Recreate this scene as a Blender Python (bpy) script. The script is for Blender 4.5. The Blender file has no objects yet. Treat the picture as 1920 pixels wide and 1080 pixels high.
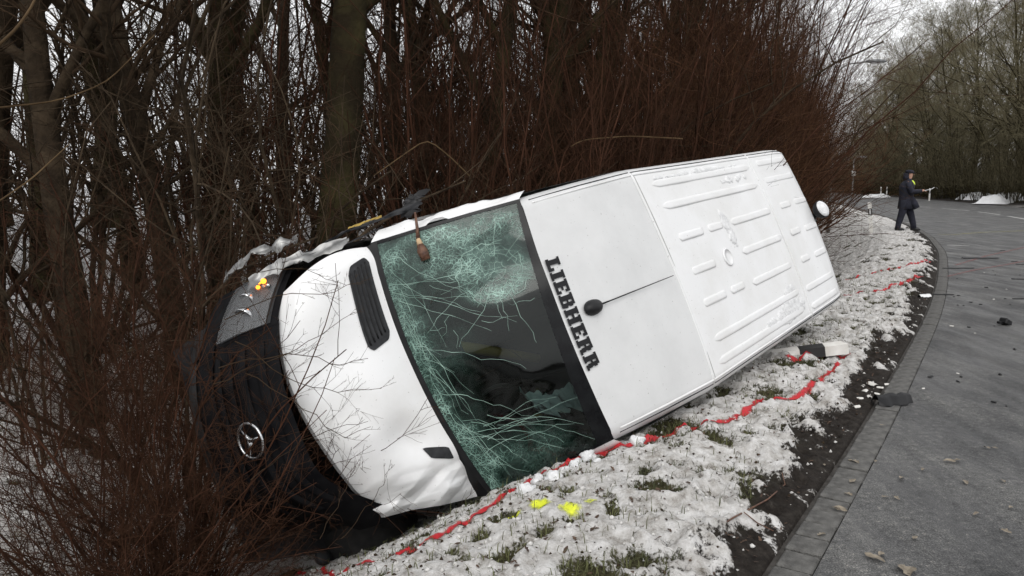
import bpy, math, random
import numpy as np
from mathutils import Matrix, Vector

# ------------------------------------------------------------------ camera, sky, sun, exposure
scene = bpy.context.scene
COL = scene.collection
FPX = 1459.47                      # focal length in pixels of the 1920 px wide photograph
PITCH = math.radians(7.803)
CAMH = 1.65
cam_d = bpy.data.cameras.new('camera')
cam_d.sensor_width = 36.0
cam_d.lens = FPX / 1920 * 36.0
cam_d.clip_start = 0.05
cam_d.clip_end = 5000
cam = bpy.data.objects.new('camera', cam_d)
cam.location = (0, 0, CAMH)
cam.rotation_euler = (math.pi / 2 - PITCH, 0, 0)
COL.objects.link(cam)
scene.camera = cam

SUN_EL, SUN_AZ = math.radians(45), math.radians(188)     # azimuth clockwise from +Y
world = bpy.data.worlds.new('World')
scene.world = world
world.use_nodes = True
wn, wl = world.node_tree.nodes, world.node_tree.links
bg = wn['Background']
sky = wn.new('ShaderNodeTexSky')
sky.sky_type = 'NISHITA'
sky.sun_disc = False
sky.sun_elevation = SUN_EL
sky.sun_rotation = SUN_AZ
sky.air_density = 1.0
sky.dust_density = 6.0
sky.ozone_density = 1.0
hs = wn.new('ShaderNodeHueSaturation')
hs.inputs['Saturation'].default_value = 0.10
hs.inputs['Value'].default_value = 1.0
wl.new(sky.outputs[0], hs.inputs['Color'])
cl = wn.new('ShaderNodeMix')                       # even layer of high cloud over the clear-sky radiance
cl.data_type = 'RGBA'
cl.inputs[0].default_value = 0.75
cl.inputs[7].default_value = (9.4, 9.45, 9.6, 1)
wl.new(hs.outputs[0], cl.inputs[6])
wl.new(cl.outputs[2], bg.inputs['Color'])
bg.inputs['Strength'].default_value = 0.135

sun_d = bpy.data.lights.new('sun', 'SUN')
sun_d.energy = 0.95
sun_d.angle = math.radians(35)
sun_d.color = (1.0, 0.97, 0.93)
sun = bpy.data.objects.new('sun', sun_d)
sv = Vector((math.sin(SUN_AZ) * math.cos(SUN_EL), math.cos(SUN_AZ) * math.cos(SUN_EL), math.sin(SUN_EL)))
sun.rotation_euler = sv.to_track_quat('Z', 'Y').to_euler()
sun.location = sv * 30
COL.objects.link(sun)
scene.view_settings.view_transform = 'Standard'
scene.view_settings.look = 'None'
scene.view_settings.gamma = 1.0
scene.view_settings.exposure = 0.0
scene.render.film_transparent = False
scene.cycles.max_bounces = 4
scene.cycles.diffuse_bounces = 3
scene.cycles.debug_use_spatial_splits = True
scene.cycles.transparent_max_bounces = 12

rng = np.random.default_rng(7)
random.seed(7)

# ------------------------------------------------------------------ helpers
def tag(o, label=None, cat=None, group=None, kind=None):
    if label: o['label'] = label
    if cat: o['category'] = cat
    if group: o['group'] = group
    if kind: o['kind'] = kind
    return o

def empty(name, loc=(0, 0, 0), rz=0.0):
    o = bpy.data.objects.new(name, None)
    o.empty_display_size = 0.1
    o.location = loc
    o.rotation_euler = (0, 0, rz)
    COL.objects.link(o)
    return o

def link(name, me, parent=None):
    o = bpy.data.objects.new(name, me)
    COL.objects.link(o)
    if parent is not None:
        o.parent = parent
    return o

def mesh_np(name, V, F, mat=None, smooth=True):
    """V (n,3); F list of (m,k) index arrays."""
    if isinstance(F, np.ndarray):
        F = [F]
    me = bpy.data.meshes.new(name)
    V = np.ascontiguousarray(V, dtype=np.float32)
    F = [np.asarray(f, dtype=np.int32) for f in F if len(f)]
    nl = sum(f.size for f in F); npoly = sum(len(f) for f in F)
    me.vertices.add(len(V)); me.vertices.foreach_set('co', V.ravel())
    me.loops.add(nl); me.loops.foreach_set('vertex_index', np.concatenate([f.ravel() for f in F]))
    starts = []; tot = []; s = 0
    for f in F:
        k = f.shape[1]
        starts.append(s + np.arange(len(f)) * k); tot.append(np.full(len(f), k)); s += f.size
    me.polygons.add(npoly)
    me.polygons.foreach_set('loop_start', np.concatenate(starts).astype(np.int32))
    me.polygons.foreach_set('loop_total', np.concatenate(tot).astype(np.int32))
    if smooth:
        me.polygons.foreach_set('use_smooth', np.ones(npoly, dtype=bool))
    me.update(calc_edges=True)
    if mat: me.materials.append(mat)
    return me

class MB:
    """collects faces for one mesh"""
    def __init__(s): s.v = []; s.f = []
    def add(s, V, F):
        o = len(s.v); s.v += [tuple(p) for p in V]; s.f += [tuple(i + o for i in f) for f in F]; return s
    def box(s, c, d, R=None, bev=0.0):
        hx, hy, hz = d[0] / 2, d[1] / 2, d[2] / 2
        b = min(bev, hx * .45, hy * .45, hz * .45)
        if b <= 0:
            V = [(x, y, z) for x in (-hx, hx) for y in (-hy, hy) for z in (-hz, hz)]
            F = [(0, 1, 3, 2), (4, 6, 7, 5), (0, 4, 5, 1), (2, 3, 7, 6), (0, 2, 6, 4), (1, 5, 7, 3)]
        else:                                   # chamfered: two rings plus inset caps
            def ring(z, i): return [(-hx + i, -hy + b + i * 0, z), (-hx + b + 0 * i, -hy + i, z), (hx - b, -hy + i, z), (hx - i, -hy + b, z),
                                    (hx - i, hy - b, z), (hx - b, hy - i, z), (-hx + b, hy - i, z), (-hx + i, hy - b, z)]
            V = ring(-hz, b) + ring(-hz + b, 0) + ring(hz - b, 0) + ring(hz, b)
            F = [tuple(range(7, -1, -1)), tuple(range(24, 32))]
            for k in range(3):
                for i in range(8):
                    j = (i + 1) % 8
                    F.append((k * 8 + i, k * 8 + j, k * 8 + 8 + j, k * 8 + 8 + i))
        V = [Vector(p) for p in V]
        if R is not None: V = [R @ p for p in V]
        c = Vector(c)
        return s.add([p + c for p in V], F)
    def tube(s, pts, rad, n=8, cap=True):
        pts = np.asarray(pts, float); k = len(pts)
        rad = np.broadcast_to(np.asarray(rad, float), (k,))
        V, F = tube_arrays(pts[None], rad[None], n)
        F = [tuple(f) for f in F]
        if cap:
            F.append(tuple(range(n - 1, -1, -1))); F.append(tuple(range((k - 1) * n, k * n)))
        return s.add(V.tolist(), F)
    def lathe(s, prof, n=20, R=None, c=(0, 0, 0)):
        V = []; F = []
        for r, z in prof:
            for i in range(n):
                a = 2 * math.pi * i / n
                V.append(Vector((r * math.cos(a), r * math.sin(a), z)))
        for k in range(len(prof) - 1):
            for i in range(n):
                j = (i + 1) % n
                F.append((k * n + i, k * n + j, k * n + n + j, k * n + n + i))
        F.append(tuple(range(n - 1, -1, -1))); F.append(tuple((len(prof) - 1) * n + i for i in range(n)))
        if R is not None: V = [R @ p for p in V]
        return s.add([p + Vector(c) for p in V], F)
    def build(s, name, mat, parent=None, smooth=False):
        me = bpy.data.meshes.new(name)
        me.from_pydata(s.v, [], s.f)
        me.materials.append(mat)
        if smooth:
            me.polygons.foreach_set('use_smooth', np.ones(len(me.polygons), dtype=bool))
        me.update()
        return link(name, me, parent)

def tube_arrays(P, R, n):
    """P (m,K,3), R (m,K) -> verts, quads"""
    m, K, _ = P.shape
    T = np.gradient(P, axis=1)
    T /= np.linalg.norm(T, axis=2, keepdims=True) + 1e-9
    T0 = P[:, -1] - P[:, 0]
    T0 /= np.linalg.norm(T0, axis=1, keepdims=True) + 1e-9
    ref = np.where(np.abs(T0[:, 2:3]) > .8, np.array([[1., .13, 0]]), np.array([[.1, 0.07, 1.]]))
    N = np.cross(T, np.broadcast_to(ref[:, None], T.shape))
    N /= np.linalg.norm(N, axis=2, keepdims=True) + 1e-9
    B = np.cross(T, N)
    a = np.arange(n) * 2 * np.pi / n
    V = P[:, :, None] + R[:, :, None, None] * (np.cos(a)[None, None, :, None] * N[:, :, None] + np.sin(a)[None, None, :, None] * B[:, :, None])
    V = V.reshape(-1, 3)
    base = (np.arange(m)[:, None, None] * K + np.arange(K - 1)[None, :, None]) * n
    i = np.arange(n)[None, None]; j = (i + 1) % n
    F = np.stack(np.broadcast_arrays(base + i, base + j, base + n + j, base + n + i), -1).reshape(-1, 4)
    return V, F

def grid_faces(nu, nv, flip=False):
    i = np.arange(nu - 1)[:, None] * nv + np.arange(nv - 1)[None]
    F = np.stack([i, i + nv, i + nv + 1, i + 1], -1).reshape(-1, 4)
    return F[:, ::-1] if flip else F

_tab = np.random.default_rng(99).random((8, 256, 256))
def vnoise(x, y, seed=0):
    x = np.asarray(x, float); y = np.asarray(y, float)
    xi = np.floor(x).astype(int); yi = np.floor(y).astype(int)
    fx = x - xi; fy = y - yi
    fx = fx * fx * (3 - 2 * fx); fy = fy * fy * (3 - 2 * fy)
    t = _tab[seed % 8]
    a = t[xi & 255, yi & 255]; b = t[(xi + 1) & 255, yi & 255]; c = t[xi & 255, (yi + 1) & 255]; d = t[(xi + 1) & 255, (yi + 1) & 255]
    return (a * (1 - fx) + b * fx) * (1 - fy) + (c * (1 - fx) + d * fx) * fy
def lnoise(x, y, seed=0):
    x = np.asarray(x, float); y = np.asarray(y, float)
    xi = np.floor(x).astype(int); yi = np.floor(y).astype(int); fx = x - xi; fy = y - yi; t = _tab[seed % 8]
    a = t[xi & 255, yi & 255]; b = t[(xi + 1) & 255, yi & 255]; c = t[xi & 255, (yi + 1) & 255]; d = t[(xi + 1) & 255, (yi + 1) & 255]
    return np.where(fx + fy < 1, a + (b - a) * fx + (c - a) * fy, d + (c - d) * (1 - fx) + (b - d) * (1 - fy))
def fbm(x, y, o=4, seed=0, g=.5):
    s = 0; A = 1; t = 0
    for k in range(o):
        s = s + A * vnoise(x * 2 ** k + 17.3 * k, y * 2 ** k - 9.1 * k, seed + k); t += A; A *= g
    return s / t
def sstep(a, b, x):
    t = np.clip((x - a) / (b - a), 0, 1); return t * t * (3 - 2 * t)

def gp(u, v, z=0.0):
    """pixel of the photograph -> point at height z"""
    dx, dy = (u - 960) / FPX, (v - 540) / FPX
    s, c = math.sin(PITCH), math.cos(PITCH)
    wy = c - dy * s; wz = -s - dy * c
    t = (z - CAMH) / wz
    return np.array([dx * t, wy * t, z])

def cam_pt(u, v, dist):
    """pixel + forward distance (world y) -> point"""
    dx, dy = (u - 960) / FPX, (v - 540) / FPX
    s, c = math.sin(PITCH), math.cos(PITCH)
    wy = c - dy * s; wz = -s - dy * c
    t = dist / wy
    return np.array([dx * t, dist, CAMH + wz * t])

# ------------------------------------------------------------------ materials
def newmat(name):
    m = bpy.data.materials.new(name); m.use_nodes = True
    nt = m.node_tree
    return m, nt.nodes, nt.links, nt.nodes['Principled BSDF']

def noise_mat(name, c1, c2, scale=5, rough=.7, detail=5, bump=0.0, bscale=None, lo=.35, hi=.65, metallic=0, spec=.5, coat=0, coords='Object'):
    m, N, L, P = newmat(name)
    tc = N.new('ShaderNodeTexCoord')
    nz = N.new('ShaderNodeTexNoise'); nz.inputs['Scale'].default_value = scale; nz.inputs['Detail'].default_value = detail
    L.new(tc.outputs[coords], nz.inputs['Vector'])
    r = N.new('ShaderNodeValToRGB'); r.color_ramp.elements[0].position = lo; r.color_ramp.elements[1].position = hi
    r.color_ramp.elements[0].color = (*c1, 1); r.color_ramp.elements[1].color = (*c2, 1)
    L.new(nz.outputs['Fac'], r.inputs[0]); L.new(r.outputs[0], P.inputs['Base Color'])
    P.inputs['Roughness'].default_value = rough; P.inputs['Metallic'].default_value = metallic
    P.inputs['Specular IOR Level'].default_value = spec
    P.inputs['Coat Weight'].default_value = coat
    if bump:
        n2 = N.new('ShaderNodeTexNoise'); n2.inputs['Scale'].default_value = bscale or scale * 4; n2.inputs['Detail'].default_value = 6
        L.new(tc.outputs[coords], n2.inputs['Vector'])
        b = N.new('ShaderNodeBump'); b.inputs['Strength'].default_value = bump; b.inputs['Distance'].default_value = .02
        L.new(n2.outputs['Fac'], b.inputs['Height']); L.new(b.outputs[0], P.inputs['Normal'])
    return m

M = {}
M['bark'] = noise_mat('bark', (.024, .017, .011), (.060, .043, .027), 5, .95, bump=1.0, bscale=20, spec=.12)
M['moss_bark'] = noise_mat('mossy_bark', (.020, .015, .008), (.052, .045, .019), 3, .95, bump=1.0, bscale=18, lo=.4, hi=.7, spec=.12)
M['twig_brown'] = noise_mat('twig_brown', (.026, .017, .010), (.066, .042, .025), 3, .9, spec=.12)
M['twig_red'] = noise_mat('twig_red', (.046, .022, .011), (.125, .062, .032), 2, .9, spec=.12)
M['twig_olive'] = noise_mat('twig_olive', (.095, .083, .050), (.195, .172, .108), 2, .9, spec=.12)  # lichen olive, colour lightened to stand in for haze over the distant trees
M['twig_straw'] = noise_mat('twig_straw', (.045, .028, .014), (.120, .080, .042), 3, .9, spec=.12)
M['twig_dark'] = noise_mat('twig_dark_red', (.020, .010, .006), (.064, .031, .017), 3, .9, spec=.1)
M['stem_red'] = noise_mat('stem_red', (.024, .011, .006), (.065, .028, .016), 4, .9, spec=.12)

def paint_mat(name='white_paint', c1=(.69, .69, .68), c2=(.765, .77, .775)):
    m, N, L, P = newmat(name)
    tc = N.new('ShaderNodeTexCoord')
    nz = N.new('ShaderNodeTexNoise'); nz.inputs['Scale'].default_value = 2.2; nz.inputs['Detail'].default_value = 7; nz.inputs['Roughness'].default_value = .65
    L.new(tc.outputs['Object'], nz.inputs['Vector'])
    r = N.new('ShaderNodeValToRGB')
    r.color_ramp.elements[0].position = .32; r.color_ramp.elements[0].color = (*c1, 1)
    r.color_ramp.elements[1].position = .58; r.color_ramp.elements[1].color = (*c2, 1)
    L.new(nz.outputs['Fac'], r.inputs[0])
    n2 = N.new('ShaderNodeTexNoise'); n2.inputs['Scale'].default_value = 60; n2.inputs['Detail'].default_value = 3
    L.new(tc.outputs['Object'], n2.inputs['Vector'])
    r2 = N.new('ShaderNodeValToRGB'); r2.color_ramp.elements[0].position = .24; r2.color_ramp.elements[0].color = (.35, .33, .30, 1)
    r2.color_ramp.elements[1].position = .31; r2.color_ramp.elements[1].color = (1, 1, 1, 1)
    L.new(n2.outputs['Fac'], r2.inputs[0])
    mx = N.new('ShaderNodeMix'); mx.data_type = 'RGBA'; mx.blend_type = 'MULTIPLY'; mx.inputs[0].default_value = .8
    L.new(r.outputs[0], mx.inputs[6]); L.new(r2.outputs[0], mx.inputs[7]); L.new(mx.outputs[2], P.inputs['Base Color'])
    P.inputs['Roughness'].default_value = .38
    P.inputs['Coat Weight'].default_value = .35; P.inputs['Coat Roughness'].default_value = .12
    return m
M['paint'] = paint_mat()
M['paint_greyer'] = paint_mat('greyer_white_paint', (.57, .575, .575), (.635, .64, .64))  # same white paint in a greyer tone, for the cab roof
M['black_plastic'] = noise_mat('black_plastic', (.006, .006, .007), (.014, .014, .015), 8, .5, spec=.3)
M['grey_plastic'] = noise_mat('grey_plastic', (.010, .011, .012), (.022, .023, .025), 8, .55, spec=.3)
M['trim_plastic'] = noise_mat('trim_plastic', (.013, .014, .016), (.03, .031, .034), 20, .6, spec=.3)
M['chrome'] = noise_mat('chrome', (.55, .56, .57), (.72, .73, .74), 10, .18, metallic=1)
M['metal'] = noise_mat('bare_metal', (.22, .22, .22), (.38, .38, .37), 12, .45, metallic=.8)
M['rubber'] = noise_mat('rubber', (.012, .012, .012), (.03, .029, .028), 14, .85)
M['letter'] = noise_mat('black_foil', (.006, .006, .007), (.012, .012, .014), 10, .5, spec=.25)
M['seam'] = noise_mat('seam_sealer', (.30, .30, .29), (.45, .45, .44), 9, .7)
M['interior'] = noise_mat('cab_fabric', (.006, .006, .007), (.016, .016, .018), 3, .95, spec=.1)
M['yellow_int'] = noise_mat('yellow_lacquer', (.26, .17, .03), (.38, .26, .05), 6, .6)
M['cloth_pale'] = noise_mat('pale_cloth', (.35, .40, .42), (.5, .55, .56), 5, .9)
M['snow_clean'] = noise_mat('snow_clean', (.62, .625, .63), (.78, .785, .79), 18, .75, bump=.5, bscale=60)
M['snow_dirty'] = noise_mat('snow_dirty', (.30, .28, .26), (.60, .59, .57), 9, .8, bump=.6, bscale=60, lo=.3, hi=.55)
M['stone'] = noise_mat('concrete_stone', (.055, .053, .050), (.125, .122, .115), 14, .8, detail=8, bump=.5, bscale=90)
M['white_post'] = noise_mat('white_post', (.58, .56, .52), (.76, .75, .72), 6, .5)
M['black_post'] = noise_mat('black_post', (.012, .012, .012), (.025, .025, .025), 6, .5)
M['reflector'] = noise_mat('reflector', (.55, .55, .56), (.75, .75, .76), 30, .2)
M['galv'] = noise_mat('galvanised', (.20, .21, .21), (.33, .34, .34), 7, .5, metallic=.5)
M['lamp_grey'] = noise_mat('lamp_housing', (.10, .105, .11), (.19, .2, .2), 7, .5)
M['navy'] = noise_mat('navy_cloth', (.006, .007, .014), (.016, .017, .030), 10, .9)
M['skin'] = noise_mat('skin', (.38, .20, .14), (.50, .29, .21), 10, .6)
M['hivis'] = noise_mat('hivis', (.55, .75, .06), (.68, .85, .12), 10, .8)
M['shoe'] = noise_mat('boot_leather', (.008, .008, .008), (.02, .02, .02), 10, .5)
M['paper'] = noise_mat('paper', (.55, .56, .58), (.70, .71, .72), 12, .8)
M['leaf_dead'] = noise_mat('dead_leaf', (.12, .10, .075), (.27, .23, .175), 25, .8)
M['leaf_dark'] = noise_mat('wet_leaf', (.030, .016, .010), (.09, .05, .028), 25, .7)
M['grass'] = noise_mat('grass_blade', (.045, .052, .018), (.12, .125, .045), 2, .8)
M['line_white'] = noise_mat('worn_line_paint', (.28, .28, .27), (.55, .55, .53), 4, .8)
M['splinter'] = noise_mat('fresh_wood', (.45, .30, .17), (.62, .46, .29), 20, .8)
M['bark_wet'] = noise_mat('wet_bark', (.07, .03, .018), (.16, .075, .04), 30, .5, bump=.5, bscale=60)
M['house_wall'] = noise_mat('house_render', (.17, .145, .125), (.24, .21, .18), 2, .9)
M['glass_dark'] = noise_mat('dark_glass', (.02, .025, .03), (.05, .055, .06), 3, .12)
M['roof_tile'] = noise_mat('roof_tile', (.08, .05, .04), (.13, .085, .07), 6, .85)

def ground_mat():
    m, N, L, P = newmat('verge_ground')
    tc = N.new('ShaderNodeTexCoord')
    at = N.new('ShaderNodeAttribute'); at.attribute_name = 'snow'
    am = N.new('ShaderNodeAttribute'); am.attribute_name = 'mud'
    def noise(sc, det=6, ro=.6):
        n = N.new('ShaderNodeTexNoise'); n.inputs['Scale'].default_value = sc; n.inputs['Detail'].default_value = det; n.inputs['Roughness'].default_value = ro
        L.new(tc.outputs['Object'], n.inputs['Vector']); return n.outputs['Fac']
    def ramp(src, els):
        r = N.new('ShaderNodeValToRGB')
        while len(r.color_ramp.elements) < len(els): r.color_ramp.elements.new(.5)
        for e, (p, c) in zip(r.color_ramp.elements, els): e.position = p; e.color = (*c, 1)
        L.new(src, r.inputs[0]); return r.outputs[0]
    def mix(f, a, b):
        x = N.new('ShaderNodeMix'); x.data_type = 'RGBA'; L.new(f, x.inputs[0]); L.new(a, x.inputs[6]); L.new(b, x.inputs[7]); return x.outputs[2]
    def math_(op, a, b):
        x = N.new('ShaderNodeMath'); x.operation = op; x.use_clamp = False
        for k, s in enumerate((a, b)):
            if isinstance(s, (int, float)): x.inputs[k].default_value = s
            else: L.new(s, x.inputs[k])
        return x.outputs[0]
    snow = ramp(noise(9, 9, .78), [(.30, (.12, .105, .085)), (.385, (.32, .30, .275)), (.47, (.50, .485, .465)), (.60, (.68, .67, .66))])
    grass = ramp(noise(22, 6), [(.32, (.022, .018, .011)), (.5, (.046, .043, .020)), (.68, (.085, .078, .040))])
    mud = ramp(noise(16, 9, .8), [(.33, (.008, .006, .005)), (.5, (.022, .018, .015)), (.62, (.040, .034, .029)), (.72, (.11, .10, .092))])
    ac = N.new('ShaderNodeAttribute'); ac.attribute_name = 'clean'
    white = ramp(noise(3, 5), [(.3, (.70, .70, .71)), (.7, (.80, .80, .81))])
    snow = mix(ac.outputs['Fac'], snow, white)
    base = mix(am.outputs['Fac'], grass, mud)
    fine = math_('SUBTRACT', noise(55, 5), .5)
    fac = math_('ADD', at.outputs['Fac'], math_('MULTIPLY', fine, .85))
    fr = ramp(fac, [(.42, (0, 0, 0)), (.56, (1, 1, 1))])
    L.new(mix(fr, base, snow), P.inputs['Base Color'])
    P.inputs['Roughness'].default_value = .85; P.inputs['Specular IOR Level'].default_value = .15
    b = N.new('ShaderNodeBump'); b.inputs['Strength'].default_value = .7; b.inputs['Distance'].default_value = .03
    L.new(noise(45, 7, .75), b.inputs['Height']); L.new(b.outputs[0], P.inputs['Normal'])
    return m
M['ground'] = ground_mat()

def asphalt_mat():
    m, N, L, P = newmat('asphalt')
    tc = N.new('ShaderNodeTexCoord')
    def noise(sc, det=6, ro=.6, stretch=None):
        n = N.new('ShaderNodeTexNoise'); n.inputs['Scale'].default_value = sc; n.inputs['Detail'].default_value = det; n.inputs['Roughness'].default_value = ro
        if stretch:
            mp = N.new('ShaderNodeMapping'); mp.inputs['Rotation'].default_value = (0, 0, .53); mp.inputs['Scale'].default_value = stretch
            L.new(tc.outputs['Object'], mp.inputs[0]); L.new(mp.outputs[0], n.inputs['Vector'])
        else: L.new(tc.outputs['Object'], n.inputs['Vector'])
        return n.outputs['Fac']
    def ramp(src, els):
        r = N.new('ShaderNodeValToRGB')
        while len(r.color_ramp.elements) < len(els): r.color_ramp.elements.new(.5)
        for e, (p, c) in zip(r.color_ramp.elements, els): e.position = p; e.color = (*c, 1)
        L.new(src, r.inputs[0]); return r.outputs[0]
    def mixm(a, b, f=1.0, bt='MULTIPLY'):
        x = N.new('ShaderNodeMix'); x.data_type = 'RGBA'; x.blend_type = bt; x.inputs[0].default_value = f
        L.new(a, x.inputs[6]); L.new(b, x.inputs[7]); return x.outputs[2]
    big = ramp(noise(1.3, 8, .72, (1.4, .5, 1)), [(.36, (.040, .041, .042)), (.48, (.064, .064, .065)), (.56, (.082, .082, .081)), (.66, (.118, .117, .114))])
    grain = ramp(noise(130, 4, .8), [(.38, (.30, .30, .31)), (.5, (.95, .95, .95)), (.62, (2.3, 2.27, 2.2))])
    speck = ramp(noise(26, 5, .75), [(.33, (.30, .29, .28)), (.43, (.82, .82, .82)), (.57, (1.12, 1.12, 1.12)), (.67, (2.2, 2.1, 1.95))])
    L.new(mixm(mixm(big, grain), speck), P.inputs['Base Color'])
    rr = N.new('ShaderNodeMapRange'); rr.inputs[1].default_value = .35; rr.inputs[2].default_value = .65; rr.inputs[3].default_value = .40; rr.inputs[4].default_value = .9
    L.new(noise(2.2, 4, .6, (1.5, .4, 1)), rr.inputs[0]); L.new(rr.outputs[0], P.inputs['Roughness'])
    b = N.new('ShaderNodeBump'); b.inputs['Strength'].default_value = .5; b.inputs['Distance'].default_value = .006
    L.new(noise(110, 4, .8), b.inputs['Height']); L.new(b.outputs[0], P.inputs['Normal'])
    return m
M['asphalt'] = asphalt_mat()

def spray_mat(name, col, cut=.5, soft=.22):
    m, N, L, P = newmat(name)
    tc = N.new('ShaderNodeTexCoord')
    at = N.new('ShaderNodeAttribute'); at.attribute_name = 'edge'
    nz = N.new('ShaderNodeTexNoise'); nz.inputs['Scale'].default_value = 35; nz.inputs['Detail'].default_value = 6; nz.inputs['Roughness'].default_value = .7
    L.new(tc.outputs['Object'], nz.inputs['Vector'])
    a = N.new('ShaderNodeMath'); a.operation = 'MULTIPLY_ADD'; a.inputs[1].default_value = 1.5; L.new(nz.outputs['Fac'], a.inputs[0])
    s = N.new('ShaderNodeMath'); s.operation = 'SUBTRACT'; s.inputs[0].default_value = .25; L.new(at.outputs['Fac'], s.inputs[1]); L.new(s.outputs[0], a.inputs[2])
    mr = N.new('ShaderNodeMapRange'); mr.inputs[1].default_value = cut - soft; mr.inputs[2].default_value = cut + soft
    L.new(a.outputs[0], mr.inputs[0])
    P.inputs['Base Color'].default_value = (*col, 1); P.inputs['Roughness'].default_value = .6
    cr = N.new('ShaderNodeValToRGB'); cr.color_ramp.elements[0].position = .3; cr.color_ramp.elements[0].color = (*[c * .7 for c in col], 1)
    cr.color_ramp.elements[1].position = .7; cr.color_ramp.elements[1].color = (*col, 1)
    L.new(nz.outputs['Fac'], cr.inputs[0]); L.new(cr.outputs[0], P.inputs['Base Color'])
    L.new(mr.outputs[0], P.inputs['Alpha'])
    return m
M['spray_red'] = spray_mat('red_spray', (.50, .014, .022), .56, .26)
M['spray_yellow'] = spray_mat('yellow_spray', (.74, .80, .04), .60, .30)
M['spray_red_faint'] = spray_mat('faint_red_spray', (.30, .10, .09), .95, .15)
M['spray_yellow_faint'] = spray_mat('faint_yellow_spray', (.42, .40, .10), .9, .2)

def screen_mat():
    m, N, L, P = newmat('shattered_windscreen')
    out = [n for n in N if n.type == 'OUTPUT_MATERIAL'][0]
    tc = N.new('ShaderNodeTexCoord')
    at = N.new('ShaderNodeAttribute'); at.attribute_name = 'shatter'
    def vor(sc):
        wob = N.new('ShaderNodeTexNoise'); wob.inputs['Scale'].default_value = 6
        L.new(tc.outputs['Object'], wob.inputs['Vector'])
        mp = N.new('ShaderNodeMix'); mp.data_type = 'VECTOR'; mp.inputs[0].default_value = .12
        L.new(tc.outputs['Object'], mp.inputs[4]); L.new(wob.outputs['Color'], mp.inputs[5])
        v = N.new('ShaderNodeTexVoronoi'); v.feature = 'DISTANCE_TO_EDGE'; v.inputs['Scale'].default_value = sc
        L.new(mp.outputs[1], v.inputs['Vector']); return v.outputs['Distance']
    def line(src, w):
        r = N.new('ShaderNodeMapRange'); r.inputs[1].default_value = 0; r.inputs[2].default_value = w; r.inputs[3].default_value = 1; r.inputs[4].default_value = 0
        L.new(src, r.inputs[0]); return r.outputs[0]
    def math_(op, a, b):
        x = N.new('ShaderNodeMath'); x.operation = op; x.use_clamp = True
        for k, s in enumerate((a, b)):
            if isinstance(s, (int, float)): x.inputs[k].default_value = s
            else: L.new(s, x.inputs[k])
        return x.outputs[0]
    fine = line(vor(60), .10); mid = line(vor(22), .05)
    nz = N.new('ShaderNodeTexNoise'); nz.inputs['Scale'].default_value = 9; nz.inputs['Detail'].default_value = 5; L.new(tc.outputs['Object'], nz.inputs['Vector'])
    dens = math_('MULTIPLY', at.outputs['Fac'], math_('ADD', math_('MULTIPLY', nz.outputs['Fac'], 1.6), -.15))
    frost = math_('MULTIPLY', dens, .44)
    lines = math_('MULTIPLY', math_('ADD', math_('MULTIPLY', fine, .6), math_('MULTIPLY', mid, .6)), dens)
    fac = math_('ADD', frost, lines)
    tr = N.new('ShaderNodeBsdfTransparent'); tr.inputs[0].default_value = (.34, .42, .40, 1)
    gl = N.new('ShaderNodeBsdfGlossy'); gl.inputs['Roughness'].default_value = .06; gl.inputs[0].default_value = (.9, .95, .93, 1)
    lw = N.new('ShaderNodeFresnel'); lw.inputs[0].default_value = 1.45
    m1 = N.new('ShaderNodeMixShader'); L.new(lw.outputs[0], m1.inputs[0]); L.new(tr.outputs[0], m1.inputs[1]); L.new(gl.outputs[0], m1.inputs[2])
    cr = N.new('ShaderNodeValToRGB'); cr.color_ramp.elements[0].color = (.07, .18, .14, 1); cr.color_ramp.elements[1].color = (.34, .52, .45, 1)
    L.new(fac, cr.inputs[0])
    L.new(cr.outputs[0], P.inputs['Base Color']); P.inputs['Roughness'].default_value = .5
    m2 = N.new('ShaderNodeMixShader'); L.new(fac, m2.inputs[0]); L.new(m1.outputs[0], m2.inputs[1]); L.new(P.outputs[0], m2.inputs[2])
    L.new(m2.outputs[0], out.inputs['Surface'])
    return m
M['screen'] = screen_mat()
M['crack'] = noise_mat('crack_edges', (.09, .18, .145), (.36, .52, .45), 9, .4, lo=.3, hi=.65)

def emis_mat(name, col, st):
    m, N, L, P = newmat(name)
    P.inputs['Base Color'].default_value = (*col, 1)
    P.inputs['Emission Color'].default_value = (*col, 1); P.inputs['Emission Strength'].default_value = st
    return m
M['amber_lit'] = emis_mat('amber_bulb', (1.0, .26, .02), 4)
m, N_, L_, P_ = newmat('clear_lens')
P_.inputs['Base Color'].default_value = (.8, .82, .84, 1); P_.inputs['Roughness'].default_value = .08; P_.inputs['Alpha'].default_value = .12
M['lens'] = m

# ------------------------------------------------------------------ ground, road, gutter
_KY = np.array([-400, -60, 0, 3.21, 3.7, 4.23, 4.78, 6.67, 8.2, 10.0, 12.82, 15.91, 18.36, 23.14, 28.64, 34.82, 48.84, 75, 110, 160, 1500.])
_KX = np.array([-264.7, -40.3, -.72, 1.34, 1.67, 2.02, 2.38, 3.56, 4.52, 5.62, 7.25, 8.96, 10.28, 12.55, 14.87, 17.08, 21.55, 29.2, 37.5, 47, 200.])
_ys = np.concatenate([np.arange(-400, 0, 2.), np.arange(0, 60, .1), np.arange(60, 1500, 3.)])
_xs = np.interp(_ys, _KY, _KX)
def _smooth(ys, xs):
    # smooth the kerb line between knots with a moving window in the dense stretch
    out = xs.copy()
    d = (ys >= 0) & (ys < 60)
    k = np.hanning(41); k /= k.sum()
    seg = np.concatenate([np.interp(np.arange(-2, 0, .1), _KY, _KX), xs[d], np.interp(np.arange(60, 62, .1), _KY, _KX)])
    out[d] = np.convolve(seg, k, 'valid')[:d.sum()]
    return out
_xs = _smooth(_ys, _xs)
def Kx(y): return np.interp(y, _ys, _xs)
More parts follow.
